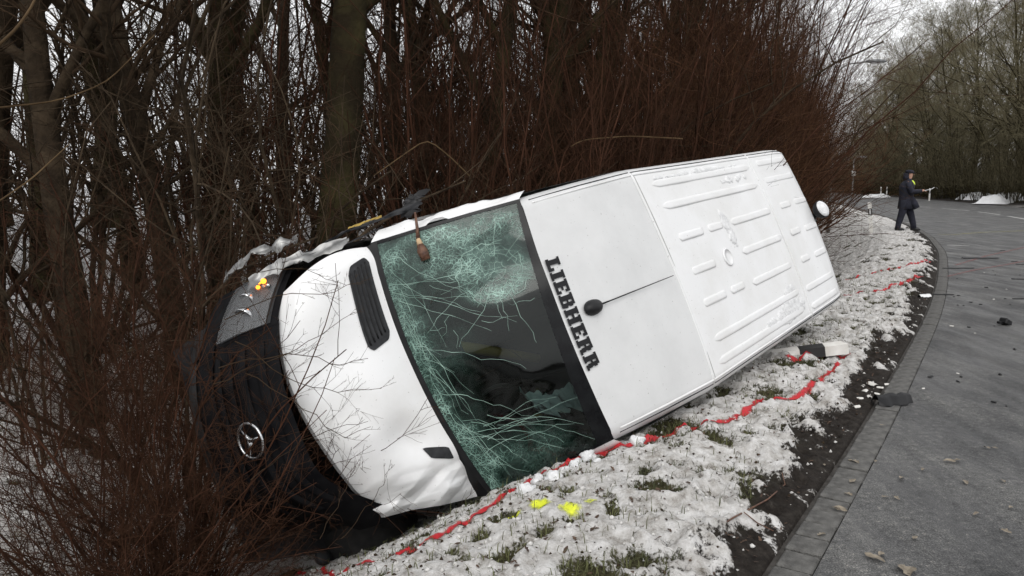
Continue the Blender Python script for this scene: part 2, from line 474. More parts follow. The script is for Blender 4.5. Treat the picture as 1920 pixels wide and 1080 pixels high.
def Kc(y):
    s = (Kx(np.asarray(y) + .5) - Kx(np.asarray(y) - .5)); return 1 / np.sqrt(1 + s * s)
def qof(x, y): return (Kx(y) - x) * Kc(y)
def xof(q, y): return Kx(y) - q / Kc(y)

_PQ = [-400, .16, .20, .5, 1.0, 1.35, 1.7, 2.2, 2.7, 3.2, 3.6, 4.4, 5.2, 6.7, 9, 14, 30, 60, 120, 2000]
_PZ = [-.10, -.10, .0, .03, .05, .02, -.12, -.42, -.72, -.98, -1.10, -1.12, -1.0, -.55, .1, .7, 2.6, 5.5, 8.0, 9.0]
def snowmask(x, y, q):
    n = fbm(x * 2.1, y * 2.1, 4, 1, .6)
    n2 = fbm(x * 8, y * 8, 3, 3, .65)
    s = .68 + (n - .5) * 1.3 + (n2 - .5) * 1.4
    edge = q + (fbm(x * 1.4, y * 1.4, 3, 5) - .5) * .45
    s = s - (.62 + .25 * (fbm(x * 5, y * 5, 2, 0) - .4)) * (1 - sstep(.26, .56, edge))      # bare mud by the gutter
    cl_ = 1 - np.abs(fbm(x * 5.5 - y * 1.5, y * 4.2 + x * 1.5, 2, 2, .45) * 2 - 1)
    s = s + (cl_ - .72) * .75 * (1 - sstep(14, 22, y))
    s = s + .35 * sstep(2.4, 5, q) + .5 * sstep(8, 14, q)
    s = s + .10 * sstep(12, 22, y)
    return np.clip(s, 0, 1)
def H(x, y, full=False):
    x = np.asarray(x, float); y = np.asarray(y, float)
    q = qof(x, y)
    z = np.interp(q, _PQ, _PZ)
    s = snowmask(x, y, q)
    on = sstep(.2, .4, q)
    far = 1 - sstep(20, 45, y)
    bil = 1 - np.abs(fbm(x * 5.5 - y * 1.5, y * 4.2 + x * 1.5, 2, 2, .45) * 2 - 1)
    bil2 = 1 - np.abs(fbm(x * 13, y * 13, 2, 6, .5) * 2 - 1)
    z = z + on * ((fbm(x * 1.1, y * 1.1, 3, 4) - .5) * .10 + (fbm(x * .25, y * .25, 2, 7) - .5) * .25 * sstep(4, 12, q))
    z = z + on * far * sstep(.30, .62, s) * (.012 + .060 * bil ** 2 * (.3 + .7 * fbm(x * 3, y * 3, 2, 0)) + .018 * bil2 ** 2)
    z = z + on * far * (fbm(x * 22, y * 22, 2, 5) - .5) * .030 + sstep(.2, .3, q) * far * (1 - sstep(.6, 1.0, q)) * (fbm(x * 10, y * 10, 3, 1, .65) - .45) * .10
    z = z + (q < -9) * np.interp(-q, [9, 14, 40, 2000], [.12, .35, 1.5, 4.0])
    if full:
        mud = 1 - sstep(.40, .75, q + (fbm(x * 2, y * 2, 3, 2) - .5) * .4)
        return z, s, mud
    return z

ay = np.concatenate([-60 * 1.0 ** np.arange(1), np.linspace(-40, 1.6, 12), np.arange(2, 9.5, .016), np.arange(9.5, 18, .04), np.arange(18, 50, .15), np.geomspace(50, 1500, 34)])
aq = np.concatenate([-np.geomspace(1200, 8.5, 14), [-6, -3, -1, .0, .155], np.arange(.165, 3.2, .016), np.arange(3.2, 8, .07), np.geomspace(8, 1200, 42)])
YY, QQ = np.meshgrid(ay, aq, indexing='ij')
XX = xof(QQ, YY)
ZZ, SS, MU = H(XX, YY, True)
me = mesh_np('ground', np.stack([XX, YY, ZZ], -1).reshape(-1, 3), grid_faces(len(ay), len(aq)), M['ground'])
for nm, arr in (('snow', SS), ('mud', MU), ('clean', sstep(6, 11, QQ))):
    a = me.attributes.new(nm, 'FLOAT', 'POINT'); a.data.foreach_set('value', arr.ravel().astype(np.float32))
ground = tag(link('ground', me), kind='structure')

# road sheet: from the gutter to the far edge
ry = np.concatenate([np.linspace(-60, 0, 12), np.arange(.5, 60, .5), np.geomspace(60, 700, 40)])
lw_ = np.interp(ry, [0, 20, 34, 51, 67, 86, 200], [9.5, 10.5, 11.3, 11.0, 9.6, 9.0, 9.0])
roadq = np.linspace(0, 1, 9)
RY, RQ = np.meshgrid(ry, roadq, indexing='ij')
RX = Kx(RY) + RQ * lw_[:, None] / Kc(RY)
RZ = -.0 * RX
me = mesh_np('road', np.stack([RX, RY, RZ], -1).reshape(-1, 3), grid_faces(len(ry), len(roadq), True), M['asphalt'])
road = tag(link('road', me), kind='structure')
def strip(name, pts, w, mat, z=.004, parent=None, jitter=0.0, seg=.25):
    pts = np.asarray(pts, float)[:, :2]
    d = np.r_[0, np.cumsum(np.linalg.norm(np.diff(pts, axis=0), axis=1))]
    n = max(2, int(d[-1] / seg))
    t = np.linspace(0, d[-1], n)
    c = np.stack([np.interp(t, d, pts[:, 0]), np.interp(t, d, pts[:, 1])], 1)
    T = np.gradient(c, axis=0); T /= np.linalg.norm(T, axis=1, keepdims=True)
    Nn = np.stack([-T[:, 1], T[:, 0]], 1)
    j = (rng.random((n, 2)) - .5) * jitter
    A = c + Nn * (w / 2 + j[:, :1]); B = c - Nn * (w / 2 + j[:, 1:])
    V = np.concatenate([np.c_[A, np.full(n, z)], np.c_[B, np.full(n, z)]])
    i = np.arange(n - 1)
    return link(name, mesh_np(name, V, np.stack([i, i + n, i + n + 1, i + 1], 1), mat), parent)
cl_pts = np.array([gp(*p) for p in [(1690, 385.5), (1730, 388), (1770, 391), (1820, 395.5), (1870, 402), (1920, 410.5), (1990, 424)]])
cd = np.r_[0, np.cumsum(np.linalg.norm(np.diff(cl_pts[:, :2], axis=0), axis=1))]
def along(t): return np.stack([np.interp(t, cd, cl_pts[:, k]) for k in range(2)], -1)
t = 0.0
while t < cd[-1] - 1:
    strip('lane_marking', along(np.linspace(t, min(t + 4.0, cd[-1]), 6)), .14, M['line_white'], .004, road, .03)
    t += 5.6
strip('edge_marking', [gp(1775, 460)[:2], gp(1818, 461)[:2]], .10, M['line_white'], .004, road, .03)

# gutter of small square setts along the road edge: 300 single stones, the rest one piece
gut = empty('gutter'); tag(gut, kind='structure')
def stone_mesh(seed):
    r = random.Random(seed); b = MB()
    b.box((0, 0, 0), (.158 + r.uniform(-.006, .003), .160 + r.uniform(-.006, .003), .10), None, .008)
    me = bpy.data.meshes.new('gutter_stone'); me.from_pydata(b.v, [], b.f); me.materials.append(M['stone']); return me
smesh = [stone_mesh(i) for i in range(6)]
bed_y = np.concatenate([np.arange(-6, 60, .25)])
V = np.concatenate([np.stack([xof(-.01, bed_y), bed_y, np.full(len(bed_y), -.022)], 1), np.stack([xof(.19, bed_y), bed_y, np.full(len(bed_y), -.022)], 1)])
i = np.arange(len(bed_y) - 1); n = len(bed_y)
bedo = link('bedding', mesh_np('bedding', V, np.stack([i, i + n, i + n + 1, i + 1], 1), noise_mat('joint_dirt', (.018, .015, .012), (.05, .045, .04), 20, .9)), gut)
y = 2.2; k = 0; rest = MB()
while y < 52:
    c = float(Kc(y)); sl = math.atan(float(Kx(y + .3) - Kx(y - .3)) / .6)
    x = float(xof(.085, y))
    R = Matrix.Rotation(-sl, 3, 'Z')
    zt = -.046 + random.uniform(-.008, .006)
    if k < 300:
        o = link('gutter_stone', smesh[k % 6], gut)
        o.location = (x, y, zt)
        o.rotation_euler = (random.uniform(-.02, .02), random.uniform(-.025, .025), -sl + random.uniform(-.02, .02))
    else:
        rest.box((x, y, zt), (.158, .166, .10), R)
    y += .175 * c; k += 1
if rest.v:
    ro = rest.build('distant_gutter_stones', M['stone'], gut); ro['kind'] = 'stuff'

# ------------------------------------------------------------------ the overturned van (local axes: x forward, y left, z up; xb = -x)
VB = np.array([[0.6120516563790056, 0.36279874088379516, 0.7026875860130506], [0.7866761872014405, -0.18849764518794762, -0.5878853750934806], [0.08082911860164897, -0.912603808545489, 0.4007754261607728]])
VT = np.array([-2.1795595345855, 4.773940037995315, -0.19196013187357286])
def vw(xb, y, z): return VB @ np.array([xb, y, z]) + VT
van = empty('delivery_van')
mw = Matrix([[-VB[r][0], VB[r][1], VB[r][2], VT[r]] for r in range(3)] + [[0, 0, 0, 1]])
van.matrix_world = mw
tag(van, 'white delivery van tipped on its side with a shattered windscreen and crumpled bonnet', 'van')

def vgrid(name, xb, y, z, mat, parent=van, flip=False, smooth=True):
    V = np.stack([-xb, y, z], -1)
    me = mesh_np(name, V.reshape(-1, 3), grid_faces(V.shape[0], V.shape[1], flip), mat, smooth)
    return link(name, me, parent)

_ZX = [1.5, 1.60, 1.8, 2.1, 2.62, 2.75, 5.5, 5.75, 5.86]
_ZZ = [2.20, 2.235, 2.29, 2.36, 2.432, 2.438, 2.438, 2.425, 2.39]
def zr(X): return np.interp(X, _ZX, _ZZ)
def bow(X): return .10 * (1 - sstep(1.6, 2.65, X)) - .05 * sstep(5.2, 5.86, X)
def roof_pt(X, y):
    """roof surface inside the flat part"""
    xb = X - bow(X) * (1 - (y / .8) ** 2)
    return xb, zr(X) - .03 * (np.abs(y) / .74) ** 2
def roofz(xb, y):
    X = xb + bow(xb) * (1 - (y / .8) ** 2)
    X = xb + bow(X) * (1 - (y / .8) ** 2)
    return zr(X) - .03 * (np.abs(y) / .74) ** 2
def roof_surface(X0, X1, n, dents=0.0):
    X = np.linspace(X0, X1, n)
    a = np.concatenate([np.linspace(0, .74, 22), ])
    ph = np.radians(np.linspace(8, 84, 8))
    yh = np.concatenate([a, .74 + .105 * np.sin(ph)])
    dz = np.concatenate([.03 * (a / .74) ** 2, .03 + .105 * (1 - np.cos(ph))])
    yy = np.concatenate([-yh[::-1], yh[1:]]); dd = np.concatenate([dz[::-1], dz[1:]])
    XX_, YY_ = np.meshgrid(X, yy, indexing='ij')
    w = np.interp(XX_, [1.5, 1.6, 2.6, 5.6, 5.86], [.965, .965, 1.0, 1.0, .985])
    xb = XX_ - bow(XX_) * (1 - (YY_ / .85) ** 2)
    z = zr(XX_) - dd[None]
    if dents: z = z - dents * (fbm(xb * 2.2, YY_ * 2.2, 2, 3) - .5)
    return xb, YY_ * w, z
SEAM1, SEAM2 = 2.66, 4.80
xb, y, z = roof_surface(1.6, SEAM1, 40, .014); cab_roof = vgrid('cab_roof', xb, y, z, M['paint_greyer'], flip=True)
xb, y, z = roof_surface(SEAM1 + .004, 5.86, 70, .012); roof = vgrid('roof', xb, y, z, M['paint'], flip=True)

# pressed ribs of the roof panel, each its own piece
def rib(x0, x1, y0, y1, w=.033, h=.011):
    n = 18; m_ = 13
    t = np.linspace(0, 1, n); s = np.linspace(-1, 1, m_)
    Tt, Sg = np.meshgrid(t, s, indexing='ij')
    L_ = x1 - x0
    e = np.clip(np.minimum(Tt, 1 - Tt) * L_ / w, 0, 1)
    ww = w * np.sqrt(np.clip(1 - (1 - e) ** 2, .02, 1))
    xx = x0 + Tt * L_
    yy = y0 + (y1 - y0) * Tt + Sg * ww
    hh = h * (1 - np.abs(Sg) ** 5) * np.sqrt(np.clip(1 - (1 - e) ** 2, 0, 1))
    return vgrid('roof_rib', xx, yy, roofz(xx, yy) + hh - .0015, M['paint'], roof, flip=True)
for r in [(2.84, 4.76, -.68), (2.84, 4.76, -.50), (2.90, 3.32, -.245), (3.41, 3.68, -.245), (3.84, 4.77, -.24), (2.88, 3.30, .02), (3.84, 4.76, .02),
          (2.87, 3.28, .265), (3.37, 3.64, .265), (3.80, 4.74, .285), (2.80, 4.72, .53), (2.75, 4.70, .69),
          (4.92, 5.74, -.70), (4.92, 5.76, -.52), (5.02, 5.31, -.25), (5.41, 5.80, -.25), (5.01, 5.27, .02), (5.40, 5.80, .03), (5.0, 5.24, .29), (5.38, 5.77, .30), (4.86, 5.72, .55), (4.86, 5.70, .72)]:
    rib(r[0], r[1], r[2], r[2])
b = MB(); b.lathe([(.075, -.004), (.073, .006), (.060, .011), (.0595, .004), (.02, .004)], 28, None, (-3.54, .015, float(roofz(3.54, .015))))
b.build('roof_disc', M['paint'], roof, True)

def vline(name, pts, r, mat, parent=van, n=6):
    pts = np.array([(-p[0], p[1], p[2]) for p in pts]); b = MB(); b.tube(pts, r, n); return b.build(name, mat, parent, True)
def lateral_seam(X, name, r=.009, mat='paint', off=.002):
    ys = np.linspace(-.80, .80, 41); p = []
    for yy in ys:
        xb_ = X - float(bow(X)) * (1 - (yy / .85) ** 2)
        ay_ = abs(yy); zz = float(zr(X)) - (.03 * (ay_ / .74) ** 2 if ay_ < .74 else .03 + .105 * (1 - math.cos(math.asin(min(1, (ay_ - .74) / .105)))))
        p.append((xb_, yy, zz + off))
    return vline(name, p, r, M[mat], van)
lateral_seam(SEAM1 - .012, 'roof_seam', .010); lateral_seam(SEAM1 + .016, 'roof_joint_sealer', .006, 'seam', -.002)
lateral_seam(SEAM2, 'roof_seam', .011); lateral_seam(SEAM2 + .020, 'roof_joint_sealer', .005, 'seam', -.002)
for sgn in (-1, 1):                                        # long roof gutters on both edges
    X = np.linspace(1.66, 5.80, 60); p = []; pg_ = []
    for k, xx in enumerate(X):
        w = float(np.interp(xx, [1.5, 1.6, 2.6, 5.6, 5.86], [.965, .965, 1, 1, .985]))
        ph = math.radians(36)
        p.append((xx, sgn * w * (.74 + .105 * math.sin(ph)), float(zr(xx)) - .03 - .105 * (1 - math.cos(ph)) + .001))
        ph = math.radians(20)
        pg_.append((xx, sgn * w * (.74 + .105 * math.sin(ph)), float(zr(xx)) - .03 - .105 * (1 - math.cos(ph)) + .002))
    vline('roof_edge_groove', p, .0045, M['trim_plastic'], van)
    vline('roof_gutter', pg_, .008, M['paint'], van)

# side walls
_SZ = [.30, .42, .60, 1.1, 1.45, 2.1, 2.33]
_SY = [.93, .965, .985, .995, .965, .875, .844]
def ys(z): return np.interp(z, _SZ, _SY)
def plan(xb): return np.interp(xb, [.05, .15, .3, .5, .8, 1.2], [.66, .80, .90, .955, .99, 1.0])
def ztop(xb): return np.interp(xb, [.05, .3, .5, 1.03, 1.60, 1.8, 2.1, 2.62, 2.75, 5.5, 5.86], [1.00, 1.10, 1.17, 1.47, 2.12, 2.175, 2.243, 2.315, 2.32, 2.32, 2.28])
xs_ = np.concatenate([np.linspace(.10, 1.7, 40), np.linspace(1.75, 5.86, 50)]); vs = np.linspace(0, 1, 26)
for sgn, nm in ((1, 'left_side'), (-1, 'right_side')):
    Xg, Vg = np.meshgrid(xs_[xs_ > (.85 if sgn > 0 else .5)], vs, indexing='ij')
    zt = ztop(Xg); zz = .30 + (zt - .30) * Vg
    yy = ys(zz) * plan(Xg)
    yy = yy * np.interp(Xg, [1.5, 1.6, 2.6, 5.6, 5.86], [.985, .97, 1, 1, .985]) ** np.clip((zz - 1.5) / .8, 0, 1)
    if sgn < 0:
        cr_ = np.exp(-((Xg - 1.0) / .55) ** 2) * np.clip((zz - .9) / .5, 0, 1)
        yy = yy - cr_ * (.04 + .10 * np.abs(fbm(Xg * 5, zz * 5, 2, 2) - .5))
    vgrid(nm, Xg, sgn * yy, zz, M['paint'], flip=(sgn < 0))
# side glass and door lines on both cab doors
for sgn in (1, -1):
    u = np.linspace(0, 1, 12); v = np.linspace(0, 1, 10); U, W = np.meshgrid(u, v, indexing='ij')
    zz = 1.46 + .62 * W; x0 = 1.18 + (zz - 1.46) * .72; xx = x0 + (2.35 - x0) * U
    vgrid('side_window', xx, sgn * (ys(zz) * np.interp(xx, [1.5, 1.6, 2.6], [.985, .97, 1]) ** np.clip((zz - 1.5) / .8, 0, 1) + .004), zz, M['glass_dark'], flip=(sgn < 0))
    for xx in (2.45, 1.12):
        zz = np.linspace(.45, 2.05 if xx > 2 else 1.45, 14)
        vline('door_gap', [(xx, sgn * (float(ys(q)) + .001), q) for q in zz], .005, M['trim_plastic'])
    vline('door_gap', [(q, sgn * (float(ys(1.12)) + .001), 1.12) for q in np.linspace(2.5, 5.7, 20)], .012, M['paint'])
# rear wall, floor, bulkhead close the shell
Yg, Zg = np.meshgrid(np.linspace(-1, 1, 12), np.linspace(0, 1, 16), indexing='ij')
zz = .30 + 2.02 * Zg
vgrid('rear_door', 5.86 + 0 * zz + .02 * np.sin(np.pi * Zg), Yg * ys(zz) * .985, zz, M['paint'])
zz = np.linspace(2.28, 2.41, 6); Yg, Zg = np.meshgrid(np.linspace(-.83, .83, 14), np.linspace(0, 1, 6), indexing='ij')
zt_ = zr(5.86) - .03 * (np.abs(Yg) / .74) ** 2 - .05 * np.clip((np.abs(Yg) - .7) / .13, 0, 1) ** 2
vgrid('rear_header', 5.862 + 0 * Zg + .05 * (1 - (Yg / .8) ** 2), Yg, 2.27 + (zt_ - 2.27) * Zg, M['paint'])
Xg, Yg = np.meshgrid(np.linspace(.12, 5.86, 10), np.linspace(-.93, .93, 6), indexing='ij')
vgrid('floor_pan', Xg, Yg * plan(Xg), .31 + 0 * Xg, M['trim_plastic'])
Yg, Zg = np.meshgrid(np.linspace(-.82, .82, 6), np.linspace(.32, 2.36, 8), indexing='ij')
vgrid('bulkhead', 2.62 + 0 * Zg, Yg * (ys(Zg) - .03) / .82, np.minimum(Zg, 2.36), M['interior'])

# bonnet
def hood_pt(v, w):
    """v 0 front .. 1 screen, w -1 right .. 1 left"""
    hy = .73 + (.86 - .73) * v + .07 * np.sin(np.pi * np.clip(v, 0, 1)) * (w < 0) * np.clip(-w, 0, 1) ** 2
    y = w * hy
    k = 1 - np.abs(w) ** 2.2
    x0 = .52 - .20 * k + .10 * w; z0 = 1.20 - .02 * k
    x1 = 1.035 - .10 * (1 - w ** 2) + .09 * w; z1 = 1.485 - .035 * (1 - w ** 2)
    x = x0 + (x1 - x0) * v; z = z0 + (z1 - z0) * v + .045 * np.sin(np.pi * np.clip(v, 0, 1)) - .05 * np.clip(1 - v * 7, 0, 1) ** 2
    z = z - .05 * np.clip((np.abs(w) - .86) / .14, 0, 1) ** 2
    # dents and folds towards the corner that hit the ground
    def g(wc, vc, rw, rv): return np.exp(-((w - wc) / rw) ** 2 - ((v - vc) / rv) ** 2)
    z = z - .055 * g(.40, .62, .16, .22) + .030 * g(.30, .30, .18, .3) - .035 * g(-.35, .35, .22, .3) + .018 * g(-.05, .6, .25, .3)
    c = sstep(.50, .95, w) * sstep(-.2, .5, 1 - abs(v - .55))
    rid = lnoise(w * 7.3 + 3 + v * 1.1, v * 3.1 + w, 6) * .8 + .3 * lnoise(w * 15 + 3, v * 6, 3)
    z = z - c * (.15 * rid - .05) - .05 * g(.86, .25, .10, .25)
    x = x + c * (.04 * (lnoise(w * 4, v * 4, 1) - .5))
    y = y - .03 * c * lnoise(v * 4 + 1, w * 0 + 3, 2) * sstep(.85, 1, w)
    return x, y, z
vv = np.linspace(0, 1, 90); ww = np.linspace(-1, 1, 240); Vg, Wg = np.meshgrid(vv, ww, indexing='ij')
x, y, z = hood_pt(Vg, Wg); bonnet = vgrid('bonnet', x, y, z, M['paint'], flip=True)
# bonnet lip folds down into the grille
lip = np.linspace(0, 1, 5); Lg, Wg2 = np.meshgrid(lip, ww, indexing='ij')
x0, y0, z0 = hood_pt(0 * Lg, Wg2); vgrid('bonnet_lip', x0 + .012 * Lg, y0, z0 - .05 * Lg, M['paint'], bonnet)
# air intake at the foot of the screen (right half) and the torn left one
def hood_patch(name, w0, w1, v0, v1, off, mat, skew=0.0, n=16, parent=bonnet):
    a = np.linspace(0, 1, n); A, B_ = np.meshgrid(a, a, indexing='ij')
    # rounded parallelogram
    cw = np.sign(A - .5) * (1 - (1 - np.abs(2 * A - 1)))
    vv_ = v0 + (v1 - v0) * A
    edge = 1 - .16 * np.clip((np.abs(2 * A - 1) - .6) / .4, 0, 1) ** 2
    mid = (w0 + w1) / 2 + skew * (A - .5)
    w_ = mid + (B_ - .5) * (w1 - w0) * edge
    x, y, z = hood_pt(vv_, w_); return vgrid(name, x, y, z + off, mat, parent, flip=True)
vent = hood_patch('air_intake', -.90, -.30, .66, .92, .006, M['trim_plastic'], -.05)
for k in range(5):
    v0 = .69 + k * .045
    p = []
    for w_ in np.linspace(-.86 - .05 * (k / 4 - .5), -.35 - .05 * (k / 4 - .5), 12):
        x, y, z = hood_pt(np.float64(v0), np.float64(w_)); p.append((float(x), float(y), float(z) + .008))
    vline('intake_slat', p, .006, M['black_plastic'], vent)
hood_patch('torn_air_intake', .53, .63, .70, .93, .006, M['trim_plastic'], .05)

# windscreen
def screen_pt(t, s):
    """t 0 base .. 1 top, s -1 right .. 1 left"""
    yb = .87 * s; xbb = 1.05 - .10 * (1 - s ** 2) + .09 * s; zb = 1.495 - .035 * (1 - s ** 2)
    yt = .795 * s; xbt = 1.60 - .10 * (1 - (yt / .85) ** 2); zt = 2.225 - .03 * (np.abs(yt) / .74) ** 2
    k = .035 * np.sin(np.pi * t)
    x = xbb + (xbt - xbb) * t - .79 * k; z = zb + (zt - zb) * t + .61 * k
    # sagging, broken laminate
    d = .03 * np.exp(-((s + .55) / .25) ** 2 - ((t - .72) / .25) ** 2) + .015 * (fbm(s * 4, t * 3, 2, 4) - .5)
    return x + .79 * d, yb + (yt - yb) * t, z - .61 * d
tt = np.linspace(.02, .985, 70); sg = np.linspace(-.985, .985, 120); Tg, Sg_ = np.meshgrid(tt, sg, indexing='ij')
x, y, z = screen_pt(Tg, Sg_)
screen = vgrid('windscreen', x, y, z, M['screen'], flip=True)
imp = np.hypot((Sg_ + .52) / .9, (Tg - .70) / .95)
den = (1.0 * np.exp(-((imp - .19) / .07) ** 2) + .85 * np.exp(-((Sg_ + .72) / .20) ** 2 - ((Tg - .40) / .40) ** 2) + .8 * np.exp(-((Sg_ + .80) / .10) ** 2 - ((Tg - .70) / .3) ** 2)
       + .9 * np.exp(-((Tg - .03) / .11) ** 2) * sstep(-1.0, -.7, Sg_)
       + .7 * np.exp(-((Sg_ - .80) / .16) ** 2 - ((Tg - .36) / .30) ** 2) + .5 * np.exp(-((Sg_ - .55) / .2) ** 2 - ((Tg - .12) / .14) ** 2)
       + .6 * np.exp(-((Sg_ + .92) / .08) ** 2) + .35 * np.exp(-((imp) / .12) ** 2) + .25 * np.exp(-((Sg_ + .1) / .35) ** 2 - ((Tg - .25) / .22) ** 2))
den = np.clip(den * (.15 + 1.6 * fbm(Sg_ * 8, Tg * 7, 3, 2)) - .06, 0, 1)
a = screen.data.attributes.new('shatter', 'FLOAT', 'POINT'); a.data.foreach_set('value', den.ravel().astype(np.float32))
crg = np.random.default_rng(5)
cracks_v = []; cracks_f = []
def crack(ts, ss, w):
    global cracks_v, cracks_f
    n = len(ts); x, y, z = screen_pt(np.array(ts), np.array(ss))
    P = np.stack([-x, y, z], 1) + np.array([.79, 0, .61]) * .003
    T = np.gradient(P, axis=0); T /= np.linalg.norm(T, axis=1, keepdims=True) + 1e-9
    Nn = np.cross(T, np.array([.79, 0, .61])); Nn /= np.linalg.norm(Nn, axis=1, keepdims=True) + 1e-9
    ww_ = (.8 * w * np.linspace(1, .4, n) * (.6 + .8 * crg.random(n)))[:, None]
    o = sum(len(c) for c in cracks_v); cracks_v.append(np.concatenate([P + Nn * ww_, P - Nn * ww_]))
    i = np.arange(n - 1); cracks_f.append(np.stack([i, i + n, i + n + 1, i + 1], 1) + o)
def wander(t0, s0, ang, L_, bend, n=14, w=.0016, jit=.10):
    ts = [t0]; ss = [s0]; st = L_ / n
    for k in range(n):
        ang += bend / n + crg.normal(0, jit)
        t1 = ts[-1] + math.sin(ang) * st * 1.05; s1 = ss[-1] + math.cos(ang) * st
        if not (.02 < t1 < .97 and -.975 < s1 < .975): break
        ts.append(t1); ss.append(s1)
    if len(ts) > 3: crack(ts, ss, w)
def zig(t0, s0, ang, L_, bend, w, seg=.055, jit=.28):
    ts = [t0]; ss = [s0]; n = max(3, int(L_ / seg))
    for k in range(n):
        ang += bend / n; st = seg * crg.uniform(.5, 1.5); a_ = ang + crg.normal(0, jit)
        t1 = ts[-1] + math.sin(a_) * st * 1.05; s1 = ss[-1] + math.cos(a_) * st
        if not (.02 < t1 < .97 and -.975 < s1 < .975): break
        ts.append(t1); ss.append(s1)
    if len(ts) > 2: crack(ts, ss, w)
for k in range(16):                                   # burst round the head-height blow
    a0 = k / 16 * 2 * math.pi + crg.normal(0, .1); r0 = crg.uniform(.10, .16)
    zig(.70 + r0 * math.sin(a0), -.52 + r0 * math.cos(a0), a0, crg.uniform(.15, .6), crg.normal(0, .3), .0019, .05, .18)
for k in range(10):
    a0 = crg.random() * 6.28; zig(.70, -.52, a0, crg.uniform(.1, .18), 0, .0013, .03, .3)
for r0 in (.08, .15, .17, .20, .245):
    a0 = crg.random() * 6; n = 26
    th = np.linspace(a0, a0 + crg.uniform(3.2, 6.0), n); rr = r0 * (1 + .06 * crg.normal(0, 1, n))
    crack(np.clip(.70 + rr * np.sin(th) * .95, .03, .96), np.clip(-.52 + rr * np.cos(th) * .9, -.97, .97), .0022)
for k in range(22):                                   # fan out of the lower edge of the glass
    zig(crg.uniform(.03, .10), crg.uniform(-.9, .9), crg.uniform(.3, 1.3), crg.uniform(.2, .8), crg.uniform(-.6, .2), .0016, .06, .2)
for k in range(16):                                   # long sweeps towards the ground side
    zig(crg.uniform(.04, .4), crg.uniform(.3, .75), crg.uniform(1.0, 1.9), crg.uniform(.3, .7), crg.uniform(-.9, -.1), .0016, .07, .14)
for k in range(9):                                    # along the lower edge
    zig(crg.uniform(.04, .12), crg.uniform(-.8, .3), crg.uniform(-.1, .2), crg.uniform(.4, .9), crg.normal(0, .2), .0018, .07, .2)
for k in range(30):
    zig(crg.uniform(.15, .9), crg.uniform(-.95, -.15), crg.uniform(0, 6.28), crg.uniform(.08, .25), 0, .0013, .04, .4)
link('glass_cracks', mesh_np('glass_cracks', np.concatenate(cracks_v), np.concatenate(cracks_f), M['crack'], False), screen)
# black frame round the glass and the tinted band under the roof edge
def band(name, fn, mat, n=60, m_=4, off=.004, parent=screen):
    a, bb = np.meshgrid(np.linspace(0, 1, n), np.linspace(0, 1, m_), indexing='ij')
    t, s = fn(a, bb); x, y, z = screen_pt(t, s); return vgrid(name, x - .79 * off, y, z + .61 * off, mat, parent, flip=True)
M['band'] = noise_mat('black_frit', (.003, .003, .004), (.008, .009, .010), 14, .25, spec=.2)
band('sun_band', lambda a, bb: (.985 - (.006 + .10 * a ** .8) * (1 - bb), -.975 + 1.95 * a), M['band'])
band('glass_seal', lambda a, bb: (.985 + .02 * bb, -1 + 2 * a), M['band'])
band('glass_seal', lambda a, bb: (-.02 + .04 * bb, -1 + 2 * a), M['black_plastic'])
for sgn in (-1, 1):
    band('glass_seal', lambda a, bb: (a, sgn * (.975 + .025 * bb)), M['band'])
# cowl gap between bonnet and glass
Vg, Wg = np.meshgrid(np.linspace(0, 1, 4), np.linspace(-1, 1, 40), indexing='ij')
x0, y0, z0 = hood_pt(1 + 0 * Vg, np.clip(Wg, -1, 1)); x1, y1, z1 = screen_pt(0 * Vg, Wg)
vgrid('cowl', x0 + (x1 - x0 + .01) * Vg, y0 + (y1 - y0) * Vg, z0 - .012 + (z1 - z0) * Vg, M['black_plastic'], flip=True)
# A pillars
for sgn in (-1, 1):
    Tg, Bg = np.meshgrid(np.linspace(-.02, 1.0, 40), np.linspace(0, 1, 8), indexing='ij')
    x0, y0, z0 = screen_pt(Tg, sgn * 1.0 + 0 * Tg)
    zt = ztop(x0 + .02); y1 = sgn * ys(z0) * .985
    crp = (fbm(Tg * 7, Bg * 2, 3, 3) - .5) * (.09 if sgn < 0 else .02) * np.sin(np.pi * np.clip(Tg, 0, 1))
    x = x0 + .11 * Bg; y = y0 + (y1 - y0) * Bg + sgn * .01 * np.sin(np.pi * Bg); z = z0 + .012 * np.sin(np.pi * Bg) - .01 * Bg
    vgrid('windscreen_pillar', x, y + sgn * crp, z + crp * .6, M['paint'], flip=(sgn > 0))
# torn door-frame strips and bent sheet along the upper pillar
def crumple(name, px, depth_pts, w, mat, amp=.02, seed=0, parent=van):
    """crumpled sheet along a van-local line"""
    P = np.array(depth_pts, float); d = np.r_[0, np.cumsum(np.linalg.norm(np.diff(P, axis=0), axis=1))]
    n = 26; m_ = 6; t = np.linspace(0, d[-1], n)
    c = np.stack([np.interp(t, d, P[:, k]) for k in range(3)], 1)
    A, Bq = np.meshgrid(np.arange(n), np.linspace(-.5, .5, m_), indexing='ij')
    wv = np.array(w, float)
    nz = fbm(A * .35 + seed, Bq * 3 + seed, 3, seed) - .5
    nz2 = fbm(A * .6 + seed * 3, Bq * 2 + 5, 2, seed + 2) - .5
    V = c[A] + Bq[..., None] * wv * (1 + nz2[..., None] * 1.2) + nz[..., None] * amp * np.array([.4, -1, .6]) + nz2[..., None] * amp * np.array([0, .3, 1.])
    return vgrid(name, V[..., 0], V[..., 1], V[..., 2], mat, parent, smooth=False)
crumple('torn_trim', None, [(.55, -.92, 1.16), (.9, -1.0, 1.38), (1.3, -1.02, 1.66)], (.05, -.02, .03), M['trim_plastic'], .05, 2)
crumple('bent_fender_sheet', None, [(.30, -.86, 1.06), (.5, -.92, 1.17), (.85, -.93, 1.40)], (.04, -.07, -.02), M['metal'], .06, 3)
